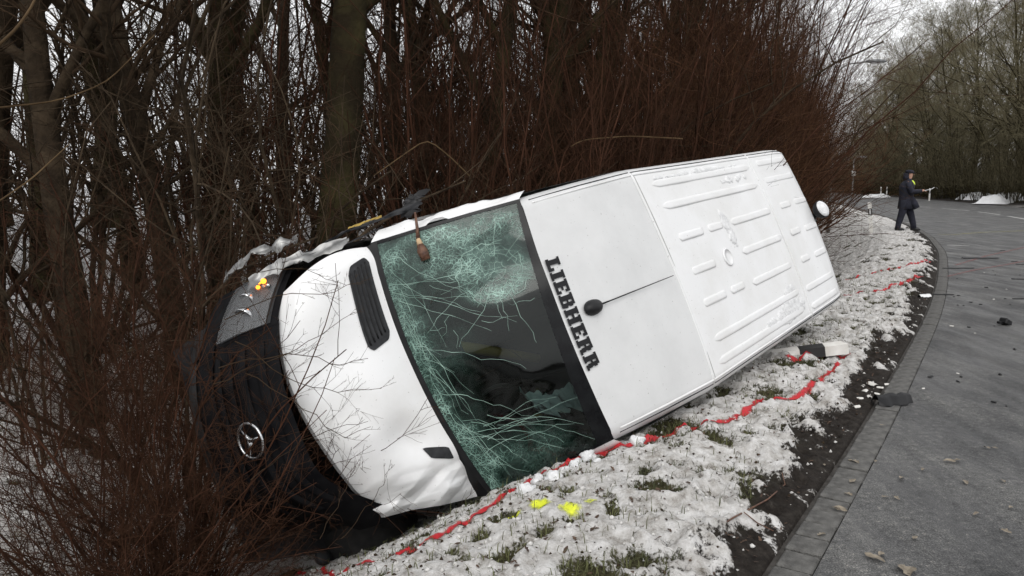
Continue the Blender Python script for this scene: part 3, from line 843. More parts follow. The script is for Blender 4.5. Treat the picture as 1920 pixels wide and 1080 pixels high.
crumple('bent_fender_sheet', None, [(.22, -.95, .98), (.42, -1.05, 1.05), (.66, -1.06, 1.18)], (.05, -.06, -.05), M['metal'], .08, 5)
crumple('yellow_strip', None, [(.86, -1.00, 1.43), (1.05, -1.01, 1.55)], (.008, -.012, .004), M['yellow_int'], .012, 4)

# front: bumper, grille, badge, headlights
def xf(y): return .035 + .40 * (np.abs(y) / .92) ** 2.6 + .30 * sstep(.25, .85, y)      # left corner pushed in
def front(name, z0, z1, y0, y1, off, mat, bulge=0.0, nz=8, ny=40, top=None, parent=van):
    Zg, Yg = np.meshgrid(np.linspace(0, 1, nz), np.linspace(y0, y1, ny), indexing='ij')
    zt = z1 if top is None else top(Yg)
    zz = z0 + (zt - z0) * Zg
    lean = np.interp(zz, [.3, .5, .75, 1.0, 1.2], [.06, .0, .0, .05, .22])
    return vgrid(name, xf(Yg) + lean - off - bulge * np.sin(np.pi * Zg), Yg, zz, mat, parent, flip=False)
M['front_plastic'] = noise_mat('front_plastic', (.004, .004, .005), (.010, .010, .011), 8, .7, spec=.08)
bumper = front('bumper', .50, .74, -.92, .60, .012, M['front_plastic'], .03)
front('bumper_intake', .50, .60, -.55, .50, .050, M['black_plastic'], .01, parent=bumper)
for sgn in (-1,):
    front('fog_lamp_recess', .50, .62, sgn * .66 - .09, sgn * .66 + .09, .052, M['black_plastic'], .0, parent=bumper, ny=6)
grille = front('grille', .72, 1.17, -.60, .60, .0, M['front_plastic'], 0, top=lambda y: 1.165 - .0 * y)
for zc in (.80, .90, 1.00, 1.09):
    front('grille_bar', zc - .022, zc + .022, -.52, .52, .018, M['front_plastic'], .014, 6, 30, parent=grille)
for sgn in (-1, 1):
    front('corner_panel', .72 if sgn < 0 else .86, 1.16, min(sgn * .58, sgn * .93), max(sgn * .58, sgn * (.93 if sgn < 0 else .76)), .004, M['front_plastic'], .0)
emb = MB()
n = 40
ec = np.array([-(.045), 0., 1.035])
def ept(r, a): return ec + np.array([.045 + 0, r * math.sin(a), r * math.cos(a)]) + np.array([-.20 * r * math.cos(a) * .6, 0, 0])
ring = [ept(.100, 2 * math.pi * k / n) for k in range(n + 1)]
emb.tube(ring, .0085, 8, False)
for a0 in (0, 2 * math.pi / 3, 4 * math.pi / 3):
    emb.tube([ept(.0, a0), ept(.04, a0), ept(.096, a0)], [.017, .010, .0045], 6)
star = emb.build('star_emblem', M['chrome'], grille, True)
for sgn in (-1,):
    hl = front('headlight', .80, 1.13, min(sgn * .60, sgn * .90), max(sgn * .60, sgn * .90), .012, M['grey_plastic'], .0, 10, 14,
               top=lambda y: 1.13 + .0 * y)
    for k, (yy, zz, r) in enumerate([(.70, 1.0, .062), (.80, .96, .05)] if sgn < 0 else []):
        b = MB(); R = Matrix.Rotation(-math.pi / 2, 3, 'Y').to_3x3()
        R = Matrix.Rotation(sgn * -.55, 3, 'Z') @ Matrix.Rotation(math.pi / 2, 3, 'Y')
        b.lathe([(r * .5, -.04), (r * .8, -.015), (r, .018), (r * .93, .02), (r * .5, -.01)], 20, R, (-(xf(sgn * yy) + .03), sgn * yy, zz))
        b.build('reflector', M['chrome'], hl, True)
    b = MB(); b.tube([(-(xf(sgn * .88) + .06), sgn * .86, .93), (-(xf(sgn * .84) + .05), sgn * .82, 1.12)], [.018, .012], 8)
    b.build('headlight_trim', M['chrome'], hl, True)
    if sgn < 0: front('headlight_lens', .80, 1.13, min(sgn * .60, sgn * .905), max(sgn * .60, sgn * .905), .045, M['lens'], .02, 8, 12, parent=hl)
    if sgn < 0:
        for (yy, zz, r) in [(-.855, 1.105, .017), (-.835, 1.06, .013), (-.865, 1.045, .011)]:
            b = MB(); b.lathe([(r * .2, -r), (r * .8, -r * .6), (r, 0), (r * .8, r * .6), (r * .2, r)], 10, None, (-(xf(yy) + .02), yy, zz))
            b.build('lit_indicator', M['amber_lit'], hl, True)
# smashed right door mirror stub
crumple('mirror_stub', None, [(1.30, -.99, 1.52), (1.36, -1.08, 1.55), (1.40, -1.12, 1.58)], (.06, .02, .10), M['black_plastic'], .06, 6)

# wheels
def wheel(xb, y, z):
    R = Matrix.Rotation(math.pi / 2, 3, 'X')
    b = MB(); b.lathe([(.21, -.11), (.30, -.115), (.335, -.09), (.345, -.03), (.345, .03), (.335, .09), (.30, .115), (.21, .11)], 28, R, (-xb, y, z))
    t = b.build('wheel', M['rubber'], van, True)
    s = 1 if y > 0 else -1
    b = MB(); b.lathe([(.205, -.10 * s), (.21, .06 * s), (.19, .10 * s), (.12, .05 * s), (.05, .09 * s)], 22, Matrix.Rotation(-math.pi / 2, 3, 'X'), (-xb, y, z))
    b.build('rim', M['metal'], t, True)
for xw in (1.0, 4.665):
    for yw in (-.86, .86): wheel(xw, yw, .35)

# cab interior seen through the glass
b = MB(); b.box((-1.28, 0, 1.18), (.55, 1.66, .34), Matrix.Rotation(.25, 3, 'Y'), .08); dash = b.build('dashboard', M['interior'], van, False)
for yc in (-.45, .15, .55):
    b = MB(); b.box((-2.10, yc, .98), (.5, .46, .16), None, .05); b.box((-2.38, yc, 1.38), (.15, .46, .68), Matrix.Rotation(-.15, 3, 'Y'), .05); b.box((-2.46, yc, 1.84), (.10, .26, .20), None, .04)
    b.build('seat', M['interior'], van, False)
def to_van(p):
    q = VB.T @ (np.asarray(p) - VT); return (-q[0], q[1], q[2])
b = MB(); b.tube([to_van(cam_pt(835, 648, 5.15)), to_van(cam_pt(900, 655, 5.3)), to_van(cam_pt(1010, 672, 5.45))], [.045, .04, .03], 8); b.build('yellow_handle_bar', M['yellow_int'], van, True)
crumple('deflated_airbag', None, [(1.62, .42, 1.62), (1.75, .5, 1.78), (1.85, .52, 1.9)], (.05, .16, .05), M['cloth_pale'], .10, 9)
crumple('deflated_airbag', None, [(1.60, -.62, 1.55), (1.80, -.52, 1.80), (1.95, -.42, 2.0)], (.06, .3, .05), M['cloth_pale'], .14, 10)
b = MB(); R = Matrix.Rotation(.5, 3, 'Y')
b.tube([tuple(R @ Vector((.19 * math.cos(a_), .19 * math.sin(a_), 0)) + Vector((-1.62, .45, 1.38))) for a_ in np.linspace(0, 2 * math.pi, 28)], .014, 6, False)
b.build('steering_wheel', M['black_plastic'], van, True)

# lettering on the roof: heavy slab capitals, each letter its own piece
def rects(ch):
    if ch == 'L': return [(0, 0, 8.4, 2.3), (6.4, 2.3, 8.4, 4.2), (1, 2.3, 4.4, 8.3), (0, 8.3, 5.6, 10)], 8.4
    if ch == 'I': return [(0, 0, 5.6, 1.7), (1.1, 1.7, 4.5, 8.3), (0, 8.3, 5.6, 10)], 5.6
    if ch == 'E': return [(0, 0, 8.6, 2), (6.7, 2, 8.6, 3.5), (1, 2, 4.4, 8), (4.4, 4.2, 6.6, 5.8), (0, 8, 8.3, 10), (6.5, 6.6, 8.3, 8)], 8.6
    if ch == 'B': return [(0, 0, 8.2, 1.8), (8.2, .5, 8.8, 1.8), (1, 1.8, 4.4, 8.2), (0, 8.2, 7.8, 10), (4.4, 4.4, 8.0, 5.8), (5.9, 1.8, 9.1, 4.4), (5.7, 5.8, 8.7, 8.2)], 9.1
    if ch == 'H': return [(0, 0, 5.0, 1.6), (5.8, 0, 10.8, 1.6), (.8, 1.6, 4.2, 8.4), (6.6, 1.6, 10, 8.4), (4.2, 4.2, 6.6, 5.9), (0, 8.4, 5.0, 10), (5.8, 8.4, 10.8, 10)], 10.8
    return [(0, 0, 5.0, 1.6), (1, 1.6, 4.4, 8.2), (0, 8.2, 7.8, 10), (4.4, 4.3, 8.2, 5.8), (5.6, 5.8, 8.8, 8.2), (5.8, 1.6, 8.8, 4.3), (6.4, 0, 10, 1.6)], 10.0
word = 'LIEBHERR'
tot = sum(rects(c)[1] + .7 for c in word) - .7
TW, TH, TX, TY0 = .725, .106, 1.600, -.375
k = TW / tot; cur = 0
for ch in word:
    rs, wd = rects(ch); b = MB()
    for (x0, y0, x1, y1) in rs:
        nx = 4; V = []; 
        for a_ in range(nx + 1):
            yy = TY0 + (cur + x0 + (x1 - x0) * a_ / nx) * k
            for h_ in (y0, y1):
                fx = TX - .10 * (1 - (yy / .8) ** 2) + .018 + h_ / 10 * TH
                V.append((-fx, yy, float(roofz(fx, yy)) + .007))
        b.add(V, [(2 * a_, 2 * a_ + 1, 2 * a_ + 3, 2 * a_ + 2) for a_ in range(nx)])
    b.build('letter_' + ch.lower(), M['letter'], cab_roof)
    cur += wd + .7

# roof antenna
az = float(roofz(1.74, .0))
b = MB(); R = Matrix.Rotation(.10, 3, 'Y')
prof = []
V = []; n = 18
for kz, (sx, sy, zz) in enumerate([(.088, .050, -.004), (.088, .050, .008), (.076, .044, .030), (.050, .030, .048), (.014, .010, .054)]):
    for i in range(n):
        a_ = 2 * math.pi * i / n; V.append((-1.745 + sx * math.cos(a_), .0 + sy * math.sin(a_), az + zz))
F = [(r * n + i, r * n + (i + 1) % n, r * n + n + (i + 1) % n, r * n + n + i) for r in range(4) for i in range(n)] + [tuple(4 * n + i for i in range(n))]
b.add(V, F); ant = b.build('antenna_base', M['black_plastic'], cab_roof, True)
b = MB(); b.tube([(-1.78, 0, az + .030), (-1.88, 0, az + .055), (-2.55, -.004, float(roofz(2.55, 0)) + .045)], [.007, .0045, .0025], 8)
b.build('antenna_rod', M['black_plastic'], ant, True)

# round work lamp on the rear edge of the roof
lz = 2.44
R = Matrix.Rotation(.15, 3, 'X') @ Matrix.Rotation(.22, 3, 'Y')
b = MB(); b.lathe([(.03, -.07), (.065, -.06), (.088, -.03), (.095, .0), (.095, .012), (.088, .014)], 24, R, (-5.92, -.09, lz + .05)); lampb = b.build('work_lamp', M['black_plastic'], van, True)
b = MB(); b.lathe([(.086, .006), (.086, .020), (.07, .034), (.03, .042)], 24, R, (-5.92, -.09, lz + .05)); b.build('lamp_cover', M['snow_clean'], lampb, True)
b = MB(); b.box((-5.97, -.05, lz - .06), (.05, .05, .14), Matrix.Rotation(.5, 3, 'X'), .008); b.box((-6.01, -.02, lz - .10), (.09, .05, .04), None, .008); b.build('lamp_bracket', M['black_plastic'], lampb)

# snow still sticking to the roof panel
srg = np.random.default_rng(11)
Xg, Yg = np.meshgrid(np.linspace(2.7, 5.8, 240), np.linspace(-.76, .76, 130), indexing='ij')
def blob(xc, yc, rx, ry): return np.exp(-((Xg - xc) / rx) ** 2 - ((Yg - yc) / ry) ** 2)
amt = blob(4.40, .64, .30, .09) + .9 * blob(3.95, .67, .40, .05) + .6 * blob(3.75, -.2, .10, .22) + .6 * blob(4.3, -.60, .45, .05) + .6 * blob(4.55, .5, .25, .08) + .8 * blob(3.6, -.72, .9, .03)
amt = amt * (fbm(Xg * 11, Yg * 11, 4, 1, .65) * 1.9) - .40
keep = amt > 0
hgt = np.clip(amt, 0, .6) ** .5 * .007 * (.5 + fbm(Xg * 28, Yg * 28, 2, 3)) 
V = np.stack([-Xg, Yg, roofz(Xg, Yg) + np.where(keep, hgt + .003, -.008)], -1).reshape(-1, 3)
Fq = grid_faces(*Xg.shape, True); kf = keep.ravel()[Fq].any(1)
me = mesh_np('roof_snow', V, Fq[kf], M['snow_clean'])
rs_ = link('roof_snow', me); rs_.matrix_world = mw
tag(rs_, 'thin crust of white snow clinging to the ribbed van roof', 'snow', kind='stuff')

# ------------------------------------------------------------------ bare shrubs and trees
def norm(v): return v / (np.linalg.norm(v, axis=-1, keepdims=True) + 1e-9)
def polyline(p0, d0, L_, K, up, wig, r):
    n = len(p0); P = np.zeros((n, K, 3)); P[:, 0] = p0; d = norm(d0); st = (L_ / (K - 1))[:, None]
    for k in range(1, K):
        d = norm(d + r.normal(0, wig, (n, 3)) + np.array([0, 0, up]))
        P[:, k] = P[:, k - 1] + d * st
    return P
def spawn(P, R, m, t0, t1, lf, ang, K, up, wig, rf, tip, r, rmin=.0012, lean=None):
    n, Kp, _ = P.shape
    par = np.repeat(np.arange(n), m); N_c = len(par)
    t = t0 + (t1 - t0) * r.random(N_c)
    f = t * (Kp - 1); i = np.minimum(f.astype(int), Kp - 2); fr = (f - i)[:, None]
    p0 = P[par, i] * (1 - fr) + P[par, i + 1] * fr
    T = norm(P[par, i + 1] - P[par, i])
    rad = R[par, i] * (1 - fr[:, 0]) + R[par, i + 1] * fr[:, 0]
    perp = norm(np.cross(T, r.normal(0, 1, (N_c, 3))))
    a = np.radians(ang[0] + (ang[1] - ang[0]) * r.random(N_c))[:, None]
    d = np.cos(a) * T + np.sin(a) * perp
    if lean is not None: d = d + np.array(lean)
    plen = np.linalg.norm(np.diff(P, axis=1), axis=2).sum(1)[par]
    L_ = plen * (lf[0] + (lf[1] - lf[0]) * r.random(N_c)) * (1.15 - .55 * t)
    C = polyline(p0, d, L_, K, up, wig, r)
    r0 = np.maximum(rad * rf, rmin)
    CR = np.maximum(r0[:, None] * np.linspace(1, tip, K)[None], rmin * .7)
    return C, CR
def bundle(lst):
    Vs = []; Fs = []; o = 0
    for P, R, n in lst:
        V, F = tube_arrays(P, R, n); Vs.append(V); Fs.append(F + o); o += len(V)
    return np.concatenate(Vs), np.concatenate(Fs)

def make_shrub(seed, h, nst, spread, base_r, dens, lean=(0, 0, 0), up=.06, r0=.018, wig=.09):
    r = np.random.default_rng(seed)
    a = r.random(nst) * 2 * np.pi; rr = np.sqrt(r.random(nst)) * base_r
    p0 = np.stack([rr * np.cos(a), rr * np.sin(a), -.05 + 0 * a], 1)
    d0 = np.stack([np.cos(a) * spread * r.random(nst), np.sin(a) * spread * r.random(nst), np.ones(nst)], 1) + np.array(lean)
    L0 = h * (.55 + .5 * r.random(nst))
    S = polyline(p0, d0, L0, 10, up * .5, wig, r)
    SR = (r0 * (.55 + .7 * r.random(nst)))[:, None] * np.linspace(1, .28, 10)[None]
    B1, R1 = spawn(S, SR, int(11 * dens), .12, .98, (.22, .45), (25, 60 + 150 * (wig - .09)), 7, .05 - .3 * (wig - .09), .11 + .5 * (wig - .09), .55, .35, r, .0022, lean)
    B2, R2 = spawn(B1, R1, int(6 * dens), .15, 1, (.25, .6), (25, 65), 5, .04, .13, .6, .4, r, .0014, lean)
    B3, R3 = spawn(B2, R2, 3, .2, 1, (.3, .7), (25, 60), 4, .03, .13, .7, .5, r, .0010)
    return bundle([(S, SR, 6), (B1, R1, 4)]), bundle([(B2, R2, 3), (B3, R3, 3)])

def make_tree(seed, h, r0, nlimb, dens, first=.25, lang=(25, 55), lean=(0, 0, 0), wig=.04, n4=4, rt=.0028):
    r = np.random.default_rng(seed)
    T = polyline(np.array([[0, 0, -.15]]), np.array([[r.normal(0, .05) + lean[0], r.normal(0, .05) + lean[1], 1.]]), np.array([h]), 16, .03, wig, r)
    TR = (r0 * np.concatenate([[1.35, 1.1], np.linspace(1, .12, 14)]))[None]
    L1, R1 = spawn(T, TR, nlimb, first, .97, (.25, .5), lang, 10, .05, .10, .55, .25, r, .012)
    L2, R2 = spawn(L1, R1, int(7 * dens), .15, 1, (.25, .5), (25, 60), 7, .04, .12, .55, .35, r, .006)
    L3, R3 = spawn(L2, R2, int(6 * dens), .15, 1, (.3, .6), (25, 60), 5, .03, .13, .6, .4, r, .0035)
    L4, R4 = spawn(L3, R3, n4, .2, 1, (.3, .7), (25, 60), 4, .02, .13, .7, .5, r, rt)
    return bundle([(T, TR, 12), (L1, R1, 6)]), bundle([(L2, R2, 4), (L3, R3, 3), (L4, R4, 3)])

def proto_meshes(parts, mats, names):
    return [mesh_np(nm, V, F, mt) for (V, F), mt, nm in zip(parts, mats, names)]
def place(meshes, names, root_name, x, y, rz, s, label, cat, group, z=None, tilt=0.0):
    zz = float(H(x, y)) if z is None else z
    o = empty(root_name, (x, y, zz), rz); o.scale = (s, s, s * random.uniform(.95, 1.1))
    if tilt: o.rotation_euler = (tilt, 0, rz)
    for me_, nm in zip(meshes, names):
        link(nm, me_, o)
    tag(o, label, cat, group); return o

SN = ('stems', 'twigs'); TN = ('trunk', 'crown')
def recolour(ms, mats):
    out = []
    for q in ms:
        c = [m_.copy() for m_ in q]
        for m_, mt in zip(c, mats): m_.materials[0] = mt
        out.append(c)
    return out
red_shrubs = [proto_meshes(make_shrub(20 + k, 5.6, 15, .32, .35, 1.0, up=.05), (M['stem_red'], M['twig_red']), SN) for k in range(3)]
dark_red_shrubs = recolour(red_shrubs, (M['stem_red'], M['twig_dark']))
brown_shrubs = [proto_meshes(make_shrub(40 + k, 5.4, 8, .7, .30, .95, up=.02, r0=.030, wig=.16), (M['bark'], M['twig_brown']), SN) for k in range(3)]
olive_shrubs = [proto_meshes(make_shrub(50 + k, 6.0, 16, .6, .8, 1.0, up=.03, r0=.03, wig=.13), (M['moss_bark'], M['twig_olive']), SN) for k in range(2)]
low_shrubs = [proto_meshes(make_shrub(60 + k, 1.7, 9, .95, .30, .75, up=-.05, r0=.007, wig=.15), (M['twig_straw'], M['twig_straw']), SN) for k in range(2)]
low_red = [proto_meshes(make_shrub(70 + k, 2.3, 11, .75, .25, .85, up=-.01, r0=.008, wig=.13), (M['stem_red'], M['twig_dark']), SN) for k in range(2)]
trees = [proto_meshes(make_tree(80 + k, 13, .13 + .03 * k, 18, 1.0, .22, (30, 60)), (M['moss_bark'] if k != 1 else M['bark'], M['twig_brown']), TN) for k in range(3)]
olive_trees = [proto_meshes(make_tree(95 + k, 18, .15, 30, 1.05, .10, (35, 75), wig=.06, n4=7, rt=.006), (M['moss_bark'], M['twig_olive']), TN) for k in range(3)]

def inside_van(x, y, pad=.25):
    p = VB.T @ (np.array([x, y, -.6]) - VT)
    return -.35 < p[0] < 6.2 and -.25 < p[2] < 2.7 and -1.6 < p[1] < 1.8
prs = random.Random(3)
# rows of bare shrubs: along the ditch and through the wood strip behind it
def where(x, y):
    p = VB.T @ (np.array([x, y, 0]) - VT)
    if p[0] < .3: return 'ahead of the van nose'
    if p[0] < 2.9: return 'behind the van cab'
    if p[0] < 6.2: return 'behind the van cargo body'
    return 'along the verge beyond the van tail' if y < 22 else 'along the verge towards the distant bend'
def row(y0, y1, qf, step, kinds, sc, sc_far=1.0):
    global k
    y = y0
    while y < y1:
        q = qf(y) + prs.uniform(-.35, .35); x = float(xof(q, y))
        if not inside_van(x, y) and x > -.80 * y - 1.5:
            kd = prs.choice(kinds)
            wh = where(x, y); deep = ', deep in the thicket' if qf(y) > 7.5 else ''
            lab = (('dark brown bare shrub ' if kd == 'b' else 'bare red-twigged shrub ') + wh + deep, ('brown shrubs ' if kd == 'b' else 'red shrubs ') + wh + deep.replace(',', ''))
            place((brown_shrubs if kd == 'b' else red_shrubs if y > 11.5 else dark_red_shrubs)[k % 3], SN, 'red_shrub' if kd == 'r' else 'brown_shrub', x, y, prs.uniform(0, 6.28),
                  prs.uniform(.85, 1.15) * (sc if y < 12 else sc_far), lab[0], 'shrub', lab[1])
            k += 1
        y += step(y) * prs.uniform(.8, 1.2)
k = 0
row(8.6, 46, lambda y: np.interp(y, [8, 9.5, 14, 22, 30, 46], [4.2, 3.9, 3.95, 4.35, 4.5, 4.6]), lambda y: .85 if y < 20 else 1.1, 'r', 1.0, 1.36)
row(6.0, 8.6, lambda y: 5.0, lambda y: .9, 'rb', .95)
row(9.0, 50, lambda y: 5.2, lambda y: 1.1 if y < 14 else 1.4, 'rrb', 1.05, 1.3)
row(6.4, 9.0, lambda y: 6.2, lambda y: 1.2, 'bbr', 1.0)
row(9.0, 48, lambda y: 6.6, lambda y: 1.5 if y < 14 else 1.8, 'bbr', 1.1, 1.35)
row(7.0, 46, lambda y: 8.0, lambda y: 1.6 if y < 16 else 2.4, 'b', 1.1, 1.35)
row(8.0, 40, lambda y: 10.5, lambda y: 1.9 if y < 16 else 3.0, 'b', 1.2, 1.4)
row(9.0, 40, lambda y: 14, lambda y: 2.0, 'b', 1.2, 1.4)
row(12.0, 40, lambda y: 20, lambda y: 4.0, 'b', 1.3, 1.4)
# low straw-coloured and red undergrowth round the nose of the van and along the ditch
for (x, y, s, kind) in [(-2.20, 4.05, 1.0, 1), (-2.1, 3.85, .6, 1), (-2.1, 4.6, .8, 1), (-2.1, 5.0, 1.1, 1), (-2.1, 4.45, 1.2, 1), (-2.15, 4.25, 1.0, 1), (-2.25, 4.15, .8, 1), (-2.2, 4.75, .7, 1),
                        (-4.0, 6.6, 1.1, 0), (-4.6, 7.0, 1.2, 1), (-5.2, 7.6, 1.3, 1), (-3.6, 6.8, 1.2, 1), (-2.6, 6.0, 1.0, 1), (-3.5, 4.9, .5, 0), (-3.0, 4.1, .4, 0), (-1.85, 3.95, .65, 1), (-2.0, 4.1, .8, 1), (-2.1, 4.35, .95, 1), (-1.98, 3.82, .6, 1), (-2.2, 3.95, .75, 1), (-1.76, 4.02, .55, 1), (-2.5, 5.4, .7, 0), (-3.2, 6.6, 1.0, 1), (-2.35, 5.4, 1.0, 1)]:
    ms = low_red if kind else low_shrubs
    place(ms[k % 2], SN, 'red_undergrowth' if kind else 'bramble', x, y, prs.uniform(0, 6.28), s, 'low red-twigged bush tangled round the nose of the van' if kind else 'low straw-coloured bramble in the snow of the ditch', 'bush', 'red undergrowth at the van nose' if kind else 'brambles in the ditch')
    k += 1
for k2 in range(8):
    y = 10.0 + k2 * 1.5; x = float(xof(3.2 + prs.uniform(-.15, .3), y))
    place(low_red[k2 % 2], SN, 'red_undergrowth', x, y, prs.uniform(0, 6.28), prs.uniform(.5, .8), 'low red-twigged bush at the foot of the roadside hedge', 'bush', 'red undergrowth under the hedge')
# trees of the wood strip: base pixel column of the photograph, distance from the camera, scale
tree_spots = [(-40, 7.5, 1.0, 1), (75, 9.5, .9, 0), (150, 7.0, .8, 1), (255, 10.5, 1.0, 0), (330, 8.2, .75, 1), (410, 9.6, .8, 2), (600, 8.8, 1.15, 2), (655, 13, .9, 0), (735, 12.5, .8, 1), (880, 11.0, 1.0, 0), (985, 12.0, 1.05, 2),
              (1060, 16.5, .9, 1), (1130, 13.5, 1.05, 2), (1175, 13.0, 1.1, 0), (1235, 17.0, 1.0, 0), (1300, 20.0, 1.0, 2), (1340, 24.0, .8, 0), (1400, 27, .8, 2), (1470, 33, .8, 0), (1500, 41, .7, 2), (480, 15, .9, 0), (540, 18, 1.0, 1), (820, 17, 1.0, 2), (200, 15, 1.0, 2), (20, 14, 1.0, 0)]
for (u, d, s, kd) in tree_spots:
    x = (u - 960) / FPX * d * 1.0 / math.cos(PITCH); q = float(qof(x, d))
    if q < 5.4: x = float(xof(5.6, d))
    place(trees[kd], TN, 'mossy_tree' if kd != 1 else 'dark_tree', x, d, prs.uniform(0, 6.28), s, ('bare tree with thick mossy trunk ', 'bare tree with dark brown trunk ', 'bare tree with thickest green-mossed trunk ')[kd] + where(x, d), 'tree', ('mossy trees ', 'dark trees ', 'thick mossy trees ')[kd] + where(x, d))
# olive-grey trees across the road
y = 46; k = 0
far_spots = []
def redge(y): return float(Kx(y) + np.interp(y, [0, 20, 34, 51, 67, 86, 200], [9.5, 10.5, 11.3, 11.0, 9.6, 9.0, 9.0]) / Kc(y))
for k in range(20):
    yy = 40 + k * 4.2
    far_spots.append((redge(yy) + 2.6 + prs.uniform(-.4, 2.0), yy, prs.uniform(.75, .95)))
for k in range(18):
    yy = 42 + k * 5.2
    far_spots.append((redge(yy) + 7.5 + prs.uniform(-1.5, 2), yy, prs.uniform(.88, 1.04)))
for k in range(14):
    yy = 46 + k * 7
    far_spots.append((redge(yy) + 13 + prs.uniform(-2, 2), yy, prs.uniform(1.1, 1.25)))
for k in range(5):
    far_spots.append((float(xof(6 + prs.uniform(-1, 3), 70 + 9 * k)), 70 + 9 * k, prs.uniform(.45, .6)))
for k in range(14):
    yy = 125 + 4 * k; far_spots.append((float(Kx(yy)) - 8 + k * 3.0, yy, prs.uniform(.5, .65)))
for k, (x, y, s) in enumerate(far_spots):
    side = 'at the far bend of the road' if y > 100 else 'beyond the hedge on the near side' if x < Kx(y) else 'in the front row across the road' if x < redge(y) + 4.6 else 'in the back rows across the road'
    place(olive_trees[k % 3], TN, 'olive_tree', x, y, prs.uniform(0, 6.28), s, 'tall bare olive-grey tree ' + side, 'tree', 'olive trees ' + side)
# scrub along the opposite verge
for k in range(90):
    yy = 40 + (k // 2) * 1.95 + prs.uniform(-1, 1); x = redge(yy) + (1.3 if k % 2 else 3.6) + prs.uniform(-.4, 1.0)
    place(olive_shrubs[k % 2], SN, 'olive_shrub', x, yy, prs.uniform(0, 6.28), prs.uniform(.7, 1.1), 'bare olive-brown shrub below the trees across the road', 'shrub', 'shrubs across the road')
# evergreen at the bend
def make_evergreen():
    r = np.random.default_rng(4); n = 9000
    p = r.normal(0, 1, (n, 3)); p = norm(p) * (r.random((n, 1)) ** .4) * np.array([2.4, 2.4, 2.6]) * (1 + .25 * np.sin(norm(p)[:, :1] * 7)) + np.array([0, 0, 2.9])
    p = p[p[:, 2] > .2]; n = len(p)
    d = norm(r.normal(0, 1, (n, 3))); e = norm(np.cross(d, r.normal(0, 1, (n, 3)))); s = .12
    V = np.stack([p - d * s, p + e * s * .5, p + d * s, p - e * s * .5], 1).reshape(-1, 3)
    return V, np.arange(n * 4).reshape(-1, 4)
V, F = make_evergreen(); ev = empty('evergreen_bush', (*gp(1655, 369)[:2], 0)); ev.location = (float(Kx(98)) + 4.5 + 8, 98, 0)
M['evergreen'] = noise_mat('evergreen_leaf', (.010, .022, .010), (.03, .055, .022), 1.5, .6)
link('crown', mesh_np('crown', V, F, M['evergreen']), ev); b = MB(); b.tube([(0, 0, -.1), (.1, 0, 1.2), (0, .1, 3)], [.16, .12, .05], 8); b.build('trunk', M['bark'], ev, True)
tag(ev, 'dark green evergreen bush at the bend of the road', 'bush')

# ------------------------------------------------------------------ branch in the windscreen and twigs over the bonnet
br = empty('broken_branch', (0, 0, 0))
p0 = VB @ np.array([1.30, -.86, 1.95]) + VT
scr = [cam_pt(778, 398, 4.83), cam_pt(782, 425, 4.80), cam_pt(784, 448, 4.77), cam_pt(792, 470, 4.74), cam_pt(799, 487, 4.73)]
br.location = scr[-1]
def rel(ps, o): return [tuple(np.array(p) - np.array(o)) for p in ps]
b = MB(); b.tube(rel(scr[:3], scr[-1]), [.007, .010, .013], 7); b.build('thin_end', M['bark_wet'], br, True)
b = MB(); b.tube(rel([scr[2], .5 * (scr[2] + scr[3])], scr[-1]), [.014, .021], 7); b.build('splintered_wood', M['splinter'], br, True)
b = MB(); b.tube(rel([.5 * (scr[2] + scr[3]), scr[3], scr[4]], scr[-1]), [.020, .033, .030], 9); b.build('stub', M['bark_wet'], br, True)
tag(br, 'snapped brown branch stub hanging against the shattered windscreen', 'branch')

def bonnet_twig(uv, depth0, depth1, r0, seed, nside):
    r = np.random.default_rng(seed); n = len(uv)
    pts = np.array([cam_pt(u, v, depth0 + (depth1 - depth0) * k / (n - 1)) for k, (u, v) in enumerate(uv)])
    d = np.r_[0, np.cumsum(np.linalg.norm(np.diff(pts, axis=0), axis=1))]; t = np.linspace(0, d[-1], 12)
    P = np.stack([np.interp(t, d, pts[:, k]) for k in range(3)], 1)[None]
    P[:, 1:-1] += r.normal(0, .006, P[:, 1:-1].shape)
    R = np.linspace(r0, r0 * .45, 12)[None]
    C, CR = spawn(P, R, nside, .35, 1, (.08, .25), (25, 50), 5, .02, .10, .7, .5, r, .0011, (.2, 0, .35))
    C2, CR2 = spawn(C, CR, 2, .3, 1, (.2, .5), (25, 55), 4, .05, .12, .8, .6, r, .0009, (0, 0, .3))
    root = tuple(pts[0])
    V, F = bundle([(P - pts[0], R, 5)]); V2, F2 = bundle([(C - pts[0], CR, 3), (C2 - pts[0], CR2, 3)])
    e = empty('twig_spray', root)
    link('stem', mesh_np('stem', V, F, M['twig_brown']), e); link('twigs', mesh_np('twigs', V2, F2, M['twig_brown']), e)['kind'] = 'stuff'
    return e
tw = [([(420, 600), (520, 550), (600, 553), (655, 540), (700, 520)], 3.95, 4.15, .004, 14), ([(430, 520), (560, 500), (610, 520), (650, 535)], 4.1, 4.3, .0035, 12), ([(400, 720), (530, 668), (580, 640), (665, 585)], 3.75, 4.0, .004, 16),
      ([(410, 690), (540, 660), (600, 675), (650, 690), (690, 672)], 3.75, 3.95, .0045, 16), ([(440, 640), (560, 720), (620, 735), (715, 728)], 3.7, 3.95, .004, 14), ([(460, 700), (590, 780), (640, 820), (695, 800)], 3.7, 3.9, .004, 14),
      ([(470, 900), (560, 830), (640, 800), (690, 790)], 3.6, 3.9, .0035, 10), ([(600, 1010), (640, 930), (660, 890), (675, 860)], 3.6, 3.75, .003, 6), ([(640, 1010), (690, 950), (715, 905), (730, 880)], 3.65, 3.75, .003, 4)]
